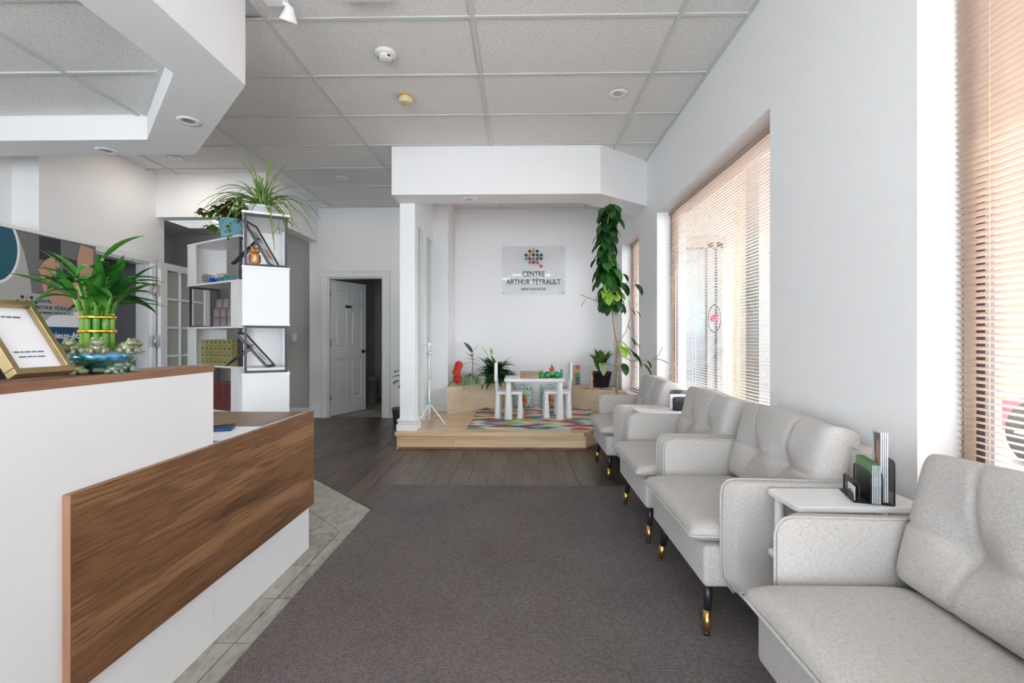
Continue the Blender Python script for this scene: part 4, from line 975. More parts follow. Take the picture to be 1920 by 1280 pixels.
for o, lab in ((so, 'white business card in the front lip of the near mesh sorter'), (s2, 'white business card in the front lip of the far mesh sorter')):
    c_ = held('business_card', o, (.066, .0015, .045), .043, .009, .004, 'paper', lab, 'card')
    for i_, (dx, dz) in enumerate(((0, 0), (.004, 0), (.002, .004), (-.002, .004))):
        bobj('logo_dot', (.008 + dx, .0008, .022 + dz), (.011 + dx, .0012, .025 + dz), 'navy', c_)
held('paper_stack', s2, (.19, .012, .115), .072, -.046, .004, 'paper2', 'stack of white printed papers in the far mesh sorter', 'papers')
held('pamphlet', s2, (.075, .002, .085), .10, -.0145, .004, 'darkpr', 'dark pamphlet in the front pocket of the far mesh sorter', 'pamphlet')

# ------------------------------------------------------------------ platform, benches, rug
t = thing('wooden_platform', 'raised maple platform of the play alcove with a chamfered corner', 'platform', (0, 5.9, 0)); D = 5.9
top = [(-1.30, 4.85), (.64, 4.85), (1.322, 5.735), (1.322, 6.9), (-.97, 6.9), (-.97, 6.28), (-1.17, 6.28), (-1.17, 5.1), (-1.30, 5.1)]
bm = new_bm()
for p in ([(-1.30, 4.85), (.64, 4.85), (1.322, 5.735), (-1.30, 5.735)], ): pass
prism(bm, [(x, y - D) for x, y in [(-1.30, 4.85), (.64, 4.85), (.655, 4.87), (-1.30, 4.87)]], .142, .180); obj('nosing', bm, 'maple', t)
bm = new_bm(); prism(bm, [(x, y - D) for x, y in [(.64, 4.85), (1.322, 5.735), (1.322, 5.768), (.62, 4.87)]], .142, .1798); obj('nosing', bm, 'maple', t)
row = 0; y = 4.87
while y < 6.88:
    x = -1.30 - (row * .37) % .9
    while x < 1.322:
        p = [(x + .0006, y + .0005), (x + .8994, y + .0005), (x + .8994, min(y + .0825, 6.88)), (x + .0006, min(y + .0825, 6.88))]
        p = clip(p, -1, 0, 1.30 if y < 5.0 else 1.165); p = clip(p, 1, 0, 1.322) if p else p
        p = clip(p, .885, -.682, .885 * .62 - .682 * 4.87) if p else p
        if p and y > 6.2: p = clip(p, -1, 0, .965)
        if p and len(p) > 2 and area(p) > .002:
            bm = new_bm(); prism(bm, [(a, b - D) for a, b in p], .150, .180); obj('floor_board', bm, 'maple', t)
        x += .9
    y += .083; row += 1
def riser(name, x0, x1, z0, z1, m='maple_v'): bobj(name, (x0 + .0008, 4.885 - D, z0), (x1 - .0008, 4.90 - D, z1), m, t, bev=.001)
for a, b in ((-1.27, -.406), (-.406, .477), (.477, .665)): riser('riser_board', a, b, .100, .1415)
for a, b in ((-1.27, -.695), (-.695, .192), (.192, .665)): riser('riser_board', a, b, .022, .0985)
riser('shoe_moulding', -1.275, .668, 0, .021, 'walnut_edgeY')
def slant(z0, z1, m, nm, a=(.665, 4.885), b=(1.322, 5.737)):
    d = Vector((b[0] - a[0], b[1] - a[1], 0)); L_ = d.length
    bm = new_bm(); box(bm, (0, 0, z0), (L_, .015, z1), .001, 1); xf(bm.verts, basis((a[0], a[1] - D, 0), d, Vector((-d.y, d.x, 0)))); obj(nm, bm, m, t)
slant(.100, .1415, 'maple_v', 'riser_board'); slant(.022, .0985, 'maple_v', 'riser_board'); slant(0, .021, 'walnut_edgeY', 'shoe_moulding')
bm = new_bm(); prism(bm, [(x, y - D) for x, y in [(-1.26, 4.905), (.64, 4.905), (1.30, 5.77), (1.30, 6.88), (-1.26, 6.88)]], .0, .149); obj('framing', bm, 'ply', t)
bobj('side_board', (-1.286, 4.885 - D, 0), (-1.272, 5.0 - D, .142), 'maple_v', t)
def bench(nm, lab, poly, h, front):
    cx = sum(p[0] for p in poly) / 3; cy = sum(p[1] for p in poly) / 3
    q = thing(nm, lab, 'bench', (cx, cy, .18)); P = [(x - cx, y - cy) for x, y in poly]
    bm = new_bm(); prism(bm, P, h - .02, h, bev=.001); obj('bench_top', bm, 'ply', q)
    s = .985; bm = new_bm(); prism(bm, [(x * s, y * s) for x, y in P], 0, h - .0205); obj('bench_front', bm, 'ply', q)
bench('corner_bench', 'low plywood corner bench under the potted plants on the left', [(-.95, 6.02), (-.12, 6.875), (-.95, 6.875)], .345, 0)
bench('corner_bench', 'low plywood corner bench under the abacus on the right', [(.48, 6.875), (1.318, 6.06), (1.318, 6.875)], .287, 0)
M['maple'].name = 'maple_floor'
rg = obj('play_rug', (lambda b: (box(b, (-.765, -.70, 0), (.765, .70, .007), .002, 1), b)[1])(new_bm()), 'rug', loc=(.185, 5.75, .18)); tag(rg, 'colourful harlequin patterned rug on the maple platform', 'rug')
bm = new_bm(); leaf_mesh(bm, (0, 0, 0), (1, .3, .25), .18, .14, droop=1.2, shape='oval'); fx = obj('rug_corner', bm, mat('mustard_rug', (.45, .30, .07), .9), rg, loc=(-.70, .66, .01), smooth='keep')

# kids' table and chairs
ktx, kty, PZ = .155, 5.80, .187
t = thing('kids_table', 'white plastic kids table with chunky tapered legs', 'table', (ktx, kty, PZ))
bm = new_bm(); box(bm, (-.355, -.25, .445), (.355, .25, .487), .012, 3); obj('table_top', bm, 'plastic', t)
for sx in (-1, 1):
    for sy in (-1, 1):
        bm = new_bm(); lathe(bm, [(.046, 0), (.048, .01), (.030, .40), (.030, .446)], 20, Matrix.Translation((sx * .305, sy * .195, 0))); obj('leg', bm, 'plastic', t)
def make_kchair():
    c = thing('kids_chair', '', 'chair', (0, 0, PZ))
    bm = new_bm(); box(bm, (-.15, -.14, .285), (.16, .14, .325), .012, 3); obj('seat', bm, 'plastic', c)
    for sx in (-1, 1):
        for sy in (-1, 1):
            bm = new_bm(); lathe(bm, [(.038, 0), (.040, .01), (.025, .27), (.024, .29)], 18, Matrix.Translation((sx * .135, sy * .12, 0))); obj('leg', bm, 'plastic', c)
    for sy in (-1, 1):
        bm = new_bm(); tube(bm, [(-.15, sy * .085, .29), (-.155, sy * .085, .45), (-.162, sy * .085, .50)], .015, 10); obj('back_support', bm, 'plastic', c)
    bm = new_bm(); cushion_grid(bm, .27, .23, .034, 16, 16, lambda u, v, p: 0, None, 8, .3); xf(bm.verts, Matrix.Translation((-.162, 0, .555))); obj('backrest', bm, 'plastic', c)
    return c
kc = make_kchair(); kc.location = (-.145, 5.80, PZ); kc['label'] = 'white plastic kids chair on the left side of the kids table'
k2 = copy_tree(kc); k2.location = (.44, 5.84, PZ); k2.rotation_euler = (0, 0, R(180)); k2['label'] = 'white plastic kids chair on the right side of the kids table'
for o in (kc, k2): o['group'] = 'kids chairs'
# on the table
TZ = PZ + .4875
t = thing('wooden_box', 'shallow wooden box on the kids table', 'box', (.10, 5.68, TZ))
bm = new_bm(); box(bm, (-.11, -.08, 0), (.11, .08, .052), .002); obj('body', bm, 'boxwood', t); bm = new_bm(); box(bm, (-.113, -.083, .054), (.113, .083, .074), .002); obj('lid', bm, 'boxwood', t)
M['tgreen'] = mat('green_toy_plastic', (.06, .42, .03), .35, noise=9, var=.1); M['dgreen'] = mat('dark_green_toy', (.01, .16, .06), .4)
t = thing('toy_truck', 'green toy monster truck with big dark wheels on the kids table', 'toy', (.375, 5.66, TZ))
bm = new_bm(); prism(bm, [(-.07, .045), (-.075, .065), (-.03, .075), (.0, .075), (.03, .083), (.07, .07), (.07, .045), (.02, .036), (-.02, .036)], -.03, .03, Matrix(((1, 0, 0, 0), (0, 0, 1, 0), (0, 1, 0, 0), (0, 0, 0, 1))), bev=.004); obj('body', bm, 'tgreen', t)
for x in (-.058, .055):
    for y in (-.045, .045):
        bm = new_bm(); lathe(bm, [(.018, -.016), (.034, -.016), (.037, -.008), (.037, .008), (.034, .016), (.018, .016)], 18, Matrix.Translation((x, y, .037)) @ Matrix.Rotation(R(90), 4, 'X')); wv = obj('wheel', bm, 'dgreen', t)
        bm = new_bm(); lathe(bm, [(.006, -.019), (.019, -.019), (.019, .019), (.006, .019)], 14, Matrix.Translation((x, y, .037)) @ Matrix.Rotation(R(90), 4, 'X')); obj('hub', bm, 'mint', wv)
t = thing('toy_figure', 'small red and green toy riding behind the green truck', 'toy', (.385, 5.76, TZ))
bm = new_bm(); box(bm, (-.03, -.03, 0), (.03, .03, .07), .01); obj('body', bm, 'dgreen', t); bm = new_bm(); ball(bm, (-.015, 0, .095), (.03, .025, .028)); obj('head', bm, 'coral', t); bm = new_bm(); prism(bm, [(-.02, .10), (.02, .10), (-.02, .165)], -.012, .012, basis((0, 0, 0), (1, 0, 0), (0, 0, 1))); obj('fin', bm, 'dgreen', t)
t = thing('toy_block', 'bright green toy pile between the box and the truck', 'toy', (.265, 5.75, TZ))
bm = new_bm(); box(bm, (-.05, -.03, 0), (.03, .03, .05), .012); box(bm, (-.055, -.025, .05), (.0, .025, .08), .01); obj('body', bm, 'tgreen', t); bm = new_bm(); ball(bm, (.035, -.03, .03), (.022, .02, .03)); obj('bump', bm, 'pine', t)
t = thing('picture_book', 'small green and white picture book standing on the kids table', 'book', (.47, 5.70, TZ), R(-18))
bobj('pages', (-.028, -.005, .002), (.0, .006, .096), 'paper', t); bobj('cover', (0, -.006, 0), (.03, .007, .10), 'mint', t)
sheet = bobj('leaflet_sheet', (-.06, -.04, 0), (.06, .04, .0012), 'tgreen', None, loc=(.25, 5.62, TZ), rot=(0, 0, .3)); tag(sheet, 'flat green card lying beside the toy truck', 'card')
# toy block bags
M['bagprint'] = mat('clear_pale_bag_print', (.42, .58, .58), .25, noise=22, var=.35)
def bag(x, y, s, lab, rot):
    b = thing('toy_bag', lab, 'toy bag', (x, y, .1805), rot)
    bm = new_bm(); cushion_grid(bm, .28, .32, .15, 20, 22, lambda u, v, p: .008 * math.sin(9 * u + 5 * v) * p, None, 3.2, .5); xf(bm.verts, basis((0, 0, .156), (0, 1, 0), (-1, 0, 0))); obj('bag', bm, 'bagprint', b)
    rr_ = random.Random(s)
    def spot(cx, cz, rx, rz_, m, dy):
        bm = new_bm(); prism(bm, [(cx + rx * math.cos(a) * rr_.uniform(.8, 1.1), cz + rz_ * math.sin(a) * rr_.uniform(.8, 1.1)) for a in [k * math.pi / 5 for k in range(10)]], 0, .002)
        xf(bm.verts, basis((0, dy, 0), (1, 0, 0), (0, 0, 1))); obj('print', bm, m, b)
    spot(.0, .11, .065, .08, 'coral', -.080); spot(-.01, .12, .03, .03, 'bluebox', -.0825); spot(.03, .075, .025, .022, 'amber', -.0825); spot(.035, .14, .022, .03, 'amber', -.083); spot(-.03, .065, .022, .02, 'coral', -.083)
    for k in range(6): spot(-.10 + k * .04, .262, .013, .016, ['coral', 'navy', 'pink', 'mint', 'amber', 'navy2'][(k + s) % 6], -.068)
    for k in range(4): spot(-.085 + k * .055, .028, .018, .012, ['mint', 'amber', 'navy', 'coral'][(k + s) % 4], -.062)
    bobj('handle', (-.03, -.004, .305), (.03, .004, .325), 'bagprint', b, bev=.002)
bag(.02, 6.66, 1, 'clear bag of toy blocks under the kids table, left one', R(4)); bag(.40, 6.66, 2, 'clear bag of toy blocks under the kids table, right one', R(-5))

# abacus
BZ = .18 + .287
t = thing('abacus', 'wooden abacus with rows of rainbow beads on the right bench', 'abacus', (.83, 6.60, BZ + .001), R(-30))
cols_ = ['coral', 'coral', 'amber', 'amber', 'tgreen', 'tgreen', 'teal', 'teal', 'purple', 'purple']; M['purple'] = mat('purple_bead', (.10, .02, .14), .35); M['yellow'] = mat('yellow_bead', (.75, .48, .03), .35); cols_[2] = cols_[3] = 'yellow'; M['palebead'] = mat('pale_bead', (.62, .50, .48), .35)
for x in (-.16, .16):
    bm = new_bm(); box(bm, (x - .008, -.012, .0), (x + .008, .012, .315), .003); obj('post', bm, 'pine', t)
    bm = new_bm(); tube(bm, [(x, .0, .20), (x, .11, .010)], .009, 8); obj('strut', bm, 'pine', t)
bobj('crossbar', (-.16, -.008, .004), (.16, .008, .018), 'pine', t)
bead = None
for r_ in range(10):
    z = .292 - r_ * .0272; bm = new_bm(); tube(bm, [(-.155, 0, z), (.155, 0, z)], .0015, 5); w_ = obj('wire', bm, 'steel', t)
    for k in range(10):
        bm = new_bm(); lathe(bm, [(.003, -.006), (.010, -.004), (.011, 0), (.010, .004), (.003, .006)], 8, Matrix.Translation((-.145 + k * .0135 + (r_ % 2) * .004, 0, z)) @ Matrix.Rotation(R(90), 4, 'Y'))
        obj('bead', bm, cols_[r_] if k > 4 or cols_[r_] in ('yellow',) else 'palebead', w_)
# magazines
for k, (x, y, m, rz, lab) in enumerate(((.93, 6.48, 'darkpr', .3, 'dark flyer'), (1.00, 6.44, 'yellow', -.2, 'yellow and black flyer'), (1.06, 6.42, 'paper2', .5, 'grey patterned flyer'), (1.13, 6.36, 'darkpr', -.5, 'dark patterned flyer'), (1.17, 6.32, 'paper', .2, 'white flyer'))):
    o = bobj('magazine', (-.07, -.05, 0), (.07, .05, .003), m, None, loc=(x, y, BZ + .0008 + .0036 * k), rot=(0, 0, rz)); tag(o, lab + ' on the right bench in front of the black pot', 'flyer', 'flyers on the right bench')
    bm = new_bm(); prism(bm, [(-.06, -.04), (.02, -.04), (.05, .03), (-.02, .02)], .003, .0034); obj('print', bm, ['amber', 'darkpr', 'bgrey', 'pink', 'bgrey'][k], o)

# light stand
t = thing('light_stand', 'white tripod light stand on the platform beside the partition', 'stand', (-1.03, 5.30, .1805))
bm = new_bm(); tube(bm, [(0, 0, .04), (0, 0, .50)], .012, 12); tube(bm, [(0, 0, .5), (0, 0, .80)], .0095, 12); tube(bm, [(0, 0, .8), (0, 0, .90)], .008, 12); obj('pole', bm, 'plastic', t)
for k, a in enumerate((R(238), R(-20), R(100))):
    bm = new_bm(); tube(bm, [(0.01 * math.cos(a), .01 * math.sin(a), .23), (.21 * math.cos(a), .21 * math.sin(a), .009)], .0085, 8); obj('leg', bm, 'plastic', t)
    bm = new_bm(); tube(bm, [(0, 0, .06), (.11 * math.cos(a), .11 * math.sin(a), .115)], .003, 6); obj('brace', bm, 'steel', t)
bm = new_bm(); lathe(bm, [(.02, .22), (.022, .225), (.022, .25), (.014, .255)], 16); obj('collar', bm, 'bluepot', t)
bm = new_bm(); lathe(bm, [(.013, .78), (.017, .785), (.017, .81), (.013, .815)], 16); tube(bm, [(0, 0, .80), (-.03, 0, .80)], .005); obj('clamp', bm, 'steel', t)
bm = new_bm(); tube(bm, [(-.06, 0, .895), (.05, 0, .895)], .007, 8); ball(bm, (-.055, 0, .89), .013); box(bm, (-.012, -.012, .88), (.012, .012, .915), .003); obj('bracket_head', bm, 'plastic', t)

# ------------------------------------------------------------------ zigzag shelves
ZL = [.0, .44, .877, 1.26, 1.70, 2.12]
def shelf(lab, loc, rot, LN, near_box, DP=.32):
    t = thing('zigzag_shelf', lab, 'shelf', loc, rot)
    for i, z in enumerate(ZL): bobj('shelf_board', (-.004, -DP - .004, z - .0 if i == 0 else z - .018), (LN + .004, .004, z + .018 if i == 0 else z), 'melamine', t, bev=.001)
    for i in range(5):
        z0, z1 = ZL[i] + (.018 if i == 0 else 0) + .0004, ZL[i + 1] - .0184
        near = (i % 2 == 1) == near_box
        xb = 0 if near else LN; s = 1 if near else -1
        bobj('end_panel', (min(xb, xb + s * .018), -DP, z0), (max(xb, xb + s * .018), 0, z1), 'melamine', t)
        for y in (-.0002, -DP + .0172): bobj('side_strip', (min(xb + s * .0185, xb + s * .145), y - .017, z0), (max(xb + s * .0185, xb + s * .145), y, z1), 'melamine', t)
        xl = LN - .03 if near else .01; q = .018
        bm = new_bm(); box(bm, (xl, -DP + .012, z0), (xl + q, -DP + .012 + q, z1)); box(bm, (xl, -.012 - q, z0), (xl + q, -.012, z1)); box(bm, (xl, -DP + .03, z1 - q), (xl + q, -.03, z1)); box(bm, (xl, -DP + .03, z0), (xl + q, -.03, z0 + q))
        obj('metal_frame', bm, 'gunmetal', t)
    return t
SR = shelf('zigzag shelf column with closed white end cubes, holding the owl', (-2.117, 3.56, 0), R(120), .75, True, .325)
SL = shelf('zigzag shelf behind, its open side showing stacked product cartons', (-2.645, 4.40, 0), R(150), .965, True)
def on(sh, x, y, lv, dz=.0006): return at(sh, x, y, ZL[lv] + dz)
def carton(sh, x, y, z, dims, m, lab, cat, group, edge=None, rz=0, nm='carton'):
    t = thing(nm, lab, cat, at(sh, x, y, z), sh.rotation_euler.z + rz, group); a, b, c = dims
    bobj('body', (-a / 2, -b / 2, 0), (a / 2, b / 2, c), m, t, bev=.0015)
    if edge:
        bm = new_bm()
        for sx in (-1, 1): box(bm, (sx * a / 2 - .002, -b / 2 - .0008, 0), (sx * a / 2 + .002, b / 2 + .0008, c + .0006))
        box(bm, (-a / 2, -b / 2 - .0008, c - .003), (a / 2, b / 2 + .0008, c + .0008)); obj('edge_trim', bm, edge, t)
    return t
rows_ = ['bottom', 'middle', 'top']
for r_ in range(3):
    for k in range(3 if r_ < 2 else 3):
        carton(SL, .50 - k * .125 - (r_ == 2) * .05, -.10, ZL[3] + .0006 + r_ * .092, (.115, .10, .09), 'greybox', 'silver grey wrapped carton with rust edges, %s row, %s' % (rows_[r_], ['left', 'centre', 'right'][k]), 'carton', 'wrapped cartons on the open shelf', 'rustbox')
for r_ in range(4):
    for k in range(7):
        c_ = carton(SL, .76 - k * .083, -.09, ZL[2] + .0006 + r_ * .0645, (.080, .08, .063), 'goldbox', 'small gold green carton, %s row, %s from the left' % (['bottom', 'second lowest', 'second highest', 'top'][r_], ['first', 'second', 'third', 'fourth', 'fifth', 'sixth', 'seventh'][k]), 'carton', 'gold cartons on the low shelf')
        bobj('emblem', (-.012, .0402, .022), (.012, .0412, .042), 'maroonbox', c_)
for r_ in range(3): carton(SL, .09, -.12, ZL[2] + .0006 + r_ * .105, (.10, .12, .10), 'maroonbox', 'maroon carton at the right end of the low shelf, %s one' % rows_[r_], 'carton', 'maroon cartons', None)
for r_ in range(2):
    for k in range(2): carton(SL, .44 - k * .19, -.10, ZL[1] + .0006 + r_ * .135, (.18, .14, .13), 'maroonbox', 'large dark maroon carton just above the desktop, %s row, %s' % (rows_[r_], ['left', 'right'][k]), 'carton', 'large maroon cartons on the lower shelf', 'rustbox')
M['foil'] = mat('crumpled_silver_foil', (.5, .52, .55), .25, .8, noise=70, var=.6, bmp=.01)
for k in range(3):
    bm = new_bm(); cushion_grid(bm, .075, .11 - k * .012, .04, 10, 10, lambda u, v, p: .004 * math.sin(14 * u + 9 * v) * p, None, 5, .5)
    o = obj('foil_pouch', bm, 'foil', None, loc=at(SL, .76 - k * .062, -.07, ZL[4] + .056 - k * .006), rot=(0, 0, SL.rotation_euler.z + R(90 + 10 * k))); tag(o, 'crumpled silver foil pouch on the top open shelf, ' + ['leftmost', 'middle one', 'rightmost'][k], 'pouch', 'foil pouches')
carton(SL, .585, -.05, ZL[4] + .0006, (.035, .035, .055), mat('bright_blue', (.01, .05, .55), .3), 'small bright blue pack on the top open shelf', 'carton', None, nm='small_pack')
carton(SL, .54, -.05, ZL[4] + .0006, (.03, .03, .04), bpy.data.materials['bright_blue'], 'smaller blue pack right of the first blue pack', 'carton', None, nm='small_pack')
M['tealbox'] = mat('teal_carton', (.05, .22, .26), .3, noise=30, var=.3)
carton(SL, .43, -.09, ZL[4] + .0006, (.12, .09, .05), 'tealbox', 'teal carton lying under the pale one on the top open shelf', 'carton', None, nm='flat_carton')
carton(SL, .44, -.09, ZL[4] + .052, (.10, .08, .04), 'palegrey', 'pale carton on top of the teal carton', 'carton', None, nm='flat_carton', rz=.1)
carton(SL, .32, -.08, ZL[4] + .0006, (.06, .07, .065), 'tealbox', 'little teal cube carton right of the flat teal carton', 'carton', None, nm='small_carton')
# papers, frames, owl on the right column
t = thing('paper_stack', 'tall stack of white papers on the lower white cube', 'papers', at(SR, .22, -.16, ZL[2] + .0006), SR.rotation_euler.z)
for k in range(5): bobj('ream', (-.20 + .003 * (k % 2), -.155 + .004 * (k % 3), k * .0075), (.20, .152, k * .0075 + .007), 'paper', t)
def cert(lab, base, w, h, lean, az, dz):
    t = thing('certificate_frame', lab, 'picture frame', base, az)
    Rm = Matrix.Rotation(-lean, 4, 'Y')
    def pc(a, b, m, nm):
        bm = new_bm(); box(bm, a, b, .001, 1); xf(bm.verts, Rm); return obj(nm, bm, m, t)
    bm = new_bm()
    for a, b in (((-.018, 0, 0), (0, w, .016)), ((-.018, 0, h - .016), (0, w, h)), ((-.018, 0, .016), (0, .016, h - .016)), ((-.018, w - .016, .016), (0, w, h - .016))): box(bm, a, b, .001, 1)
    xf(bm.verts, Rm); obj('frame', bm, 'gunmetal', t)
    pc((-.014, .014, .014), (-.010, w - .014, h - .014), 'paper', 'print'); pc((-.010, .05, h * .55), (-.0092, w - .08, h * .8), 'palegrey', 'drawing'); pc((-.010, .08, h * .2), (-.0092, w - .06, h * .42), 'skin' if dz else 'palegrey', 'drawing')
    bm = new_bm(); mid = Rm @ Vector((-.018, w * .35, h * .55)); tube(bm, [mid, (mid.x - .12 - .08 * math.sin(lean), w * .2, .006)], .004, 4, mi=0)
    q = Vector((mid.x - .17, w * .12, .004)); prism_pts = [mid + Vector((0, -.03, .03)), mid + Vector((0, .03, .03)), q + Vector((0, .03, 0)), q + Vector((0, -.03, 0))]
    vs = [bm.verts.new(p) for p in prism_pts] + [bm.verts.new(p + Vector((.004, 0, .004))) for p in prism_pts]
    for f in ((0, 1, 2, 3), (7, 6, 5, 4), (0, 4, 5, 1), (1, 5, 6, 2), (2, 6, 7, 3), (3, 7, 4, 0)): bm.faces.new([vs[i] for i in f])
    obj('easel_back', bm, 'black', t); return t
cert('dark framed certificate leaning on the upper white cube beside the owl', (-1.93, 3.62, ZL[4] + .010), .24, .40, R(29), R(8), 1)
cert('dark framed certificate leaning on the paper stack', (-1.965, 3.64, ZL[2] + .050), .17, .35, R(41), R(8), 0)
t = thing('owl_figurine', 'painted brown and orange owl figurine on the upper white cube', 'figurine', at(SR, .05, -.085, ZL[4] + .0006), R(-55))
M['owlb'] = mat('owl_brown', (.28, .07, .03), .3, noise=60, var=.4, coat=.6); M['owlo'] = mat('owl_orange', (.62, .26, .06), .3, noise=80, var=.3, coat=.6); M['owlc'] = mat('owl_cream', (.75, .62, .45), .3, noise=80, var=.1, coat=.6)
bm = new_bm(); lathe(bm, [(.012, 0), (.024, .008), (.034, .04), (.035, .065), (.026, .095), (.012, .105)], 20); obj('body', bm, 'owlo', t)
bm = new_bm(); ball(bm, (.014, 0, .062), (.024, .022, .034)); obj('breast', bm, 'owlc', t)
bm = new_bm(); ball(bm, (0, 0, .122), (.032, .036, .030)); obj('head', bm, 'owlb', t)
for s in (-1, 1):
    bm = new_bm(); ball(bm, (-.002, s * .031, .062), (.020, .012, .036)); obj('wing', bm, 'owlb', t)
    bm = new_bm(); ball(bm, (.024, s * .014, .124), (.009, .013, .013)); e = obj('eye', bm, 'yellow', t); bm = new_bm(); ball(bm, (.032, s * .014, .124), (.003, .005, .005)); obj('pupil', bm, 'black', e)
    bm = new_bm(); prism(bm, [(s * .012, .145), (s * .032, .140), (s * .034, .166)], -.006, .006, basis((0, 0, 0), (0, 1, 0), (0, 0, 1))); obj('ear', bm, 'owlb', t)
    bm = new_bm(); ball(bm, (.018, s * .012, .005), (.014, .008, .005)); obj('foot', bm, 'yellow', t)
bm = new_bm(); lathe(bm, [(.006, 0), (.0005, .016)], 8, Matrix.Translation((.030, 0, .113)) @ Matrix.Rotation(R(120), 4, 'Y')); obj('beak', bm, 'yellow', t)

# ------------------------------------------------------------------ potted plants
def potmesh(t, r0, r1, h, m, ribs=0, rim=.008, n=36, soil=True):
    bm = new_bm(); lathe(bm, [(r0 * .96, 0), (r0, .004), (r1, h - rim * 2), (r1 + rim * .6, h - rim * 2), (r1 + rim * .6, h), (r1 - .004, h), (r1 - .008, h - .02), (.002, h - .021)], n, wob=(lambda a, z: 1 + .02 * math.cos(ribs * a)) if ribs else None); p = obj('pot', bm, m, t)
    if soil: bm = new_bm(); lathe(bm, [(.001, h - .0195), (r1 - .008, h - .0195), (r1 - .009, h - .016), (.001, h - .014)], 20, cap=False); obj('soil', bm, 'soil', t)
    return p
rnd = random.Random(11)
t = thing('spider_plant', 'spider plant with long arching striped leaves in a ribbed white pot atop the shelf', 'potted plant', (-2.14, 3.88, ZL[5] + .001))
potmesh(t, .088, .098, .105, 'plastic', ribs=18)
for k in range(74):
    a = rnd.uniform(0, 2 * math.pi); el = rnd.uniform(.55, 1.45); ln = rnd.uniform(.22, .50) if k > 8 else rnd.uniform(.45, .60)
    leaf(t, 'spider_leaf', (rnd.uniform(-.03, .03), rnd.uniform(-.03, .03), .09), sph(a, el), ln, rnd.uniform(.016, .024), droop=rnd.uniform(1.4, 3.0) if el < 1.2 else rnd.uniform(.8, 1.8), seg=11, fold=.5, shape='strap')
for k, (a, el, ln, dr) in enumerate(((R(-20), .75, .62, 2.1), (R(200), .7, .60, 2.0), (R(215), .9, .55, 2.2), (R(185), .55, .50, 2.4), (R(170), 1.1, .56, 1.8), (R(-60), .9, .55, 2.2), (R(-10), .6, .66, 2.4), (R(-5), .9, .66, 2.5), (R(-35), .6, .60, 2.0), (R(175), .8, .58, 2.2), (R(190), 1.0, .50, 2.4), (R(150), 1.35, .46, .9), (R(-25), .5, .50, 3.0), (R(-45), .45, .46, 3.2))):
    leaf(t, 'spider_leaf', (0, 0, .09), sph(a, el), ln, .024, droop=dr, seg=13, fold=.5, shape='strap')
for k, (dx, dy, dz) in enumerate(((.20, -.12, -.10), (.27, -.05, -.04))):
    bm = new_bm(); tube(bm, [(.03, 0, .10), (dx * .7, dy * .7, .10), (dx, dy, 0), (dx, dy, dz)], .0018, 5); obj('runner', bm, 'greenstem', t)
    for q in range(7): leaf(t, 'spider_leaf', (dx, dy, dz), sph(q * .95, rnd.uniform(-.2, .7)), .085, .009, droop=1.2, seg=5, shape='strap')
t = thing('coleus_plant', 'coleus with maroon and green leaves in a blue ceramic pot on the shelf', 'potted plant', (-2.82, 4.56, ZL[5] + .001))
potmesh(t, .085, .108, .175, 'bluepot', ribs=0)
for k in range(30):
    a = rnd.uniform(0, 2 * math.pi); ln = rnd.uniform(.06, .24); d = sph(a, rnd.uniform(.35, 1.2)); e = Vector((.03 * (k % 3), 0, .17)) + d * ln
    if k < 3: e = Vector(((-.13, -.22, .10)[k], -.10, (.10, .26, .33)[k]))
    bm = new_bm(); tube(bm, [(0, 0, .14), e * .6 + Vector((0, 0, .06)), e], .003, 5); obj('stem', bm, 'greenstem', t)
    for q in range(12): leaf(t, 'coleus_red' if rnd.random() < .38 else 'coleus_leaf', e + Vector((rnd.uniform(-.02, .02), rnd.uniform(-.02, .02), rnd.uniform(-.05, .01))), sph(rnd.uniform(0, 6.28), rnd.uniform(-.4, .6)), rnd.uniform(.055, .08), rnd.uniform(.035, .05), droop=1.0, seg=4, shape='oval')
for q in range(9): leaf(t, 'coleus_leaf', (.04, -.11, .12 - q * .018), sph(rnd.uniform(-2.8, -.2), rnd.uniform(-.5, .3)), .055, .028, droop=1, seg=4, shape='oval')

# tall vine on the floor behind the last armchair
VX, VY = .95, 4.72
t = thing('tall_vine', 'ceiling high vine with glossy hanging leaves rising behind the last armchair', 'potted plant', (VX, VY, 0))
potmesh(t, .105, .135, .26, 'greypot')
tr = [(0, 0, .24), (.0, 0, .55), (.005, -.01, .85), (-.0, -.02, 1.10), (-.045, -.02, 1.38), (-.07, -.02, 1.7), (-.09, -.03, 2.0), (-.10, -.03, 2.25), (-.075, -.04, 2.50)]
bm = new_bm(); tube(bm, tr, [.016, .015, .014, .013, .011, .009, .008, .006, .004], 10); obj('stem', bm, 'stem', t)
def vleaf(p, az, ln, w_, el=-.35, m='vine_leaf', droop=1.3): leaf(t, m, p, sph(az, el), ln, w_, droop=droop, seg=7, fold=.22, shape='oval')
for k in range(140):
    f = (k / 139) ** 1.15; z = 1.47 + f * .98 + rnd.uniform(-.02, .02)
    cx = -.07 - .035 * min(1, (z - 1.4) / .6) + (.035 * (z > 2.3)); spread = .055 if z > 1.85 else .10
    if 1.86 < z < 1.96: spread = .03
    az = rnd.uniform(0, 6.28); p = (cx + spread * .45 * math.cos(az), -.03 + spread * .45 * math.sin(az), min(z + .03, 2.47))
    vleaf(p, az, rnd.uniform(.12, .19), rnd.uniform(.075, .11), rnd.uniform(-.8, .15), 'lime_leaf' if (.08 < f < .2 and rnd.random() < .35) or rnd.random() < .03 else 'vine_leaf', rnd.uniform(1.2, 2.4))
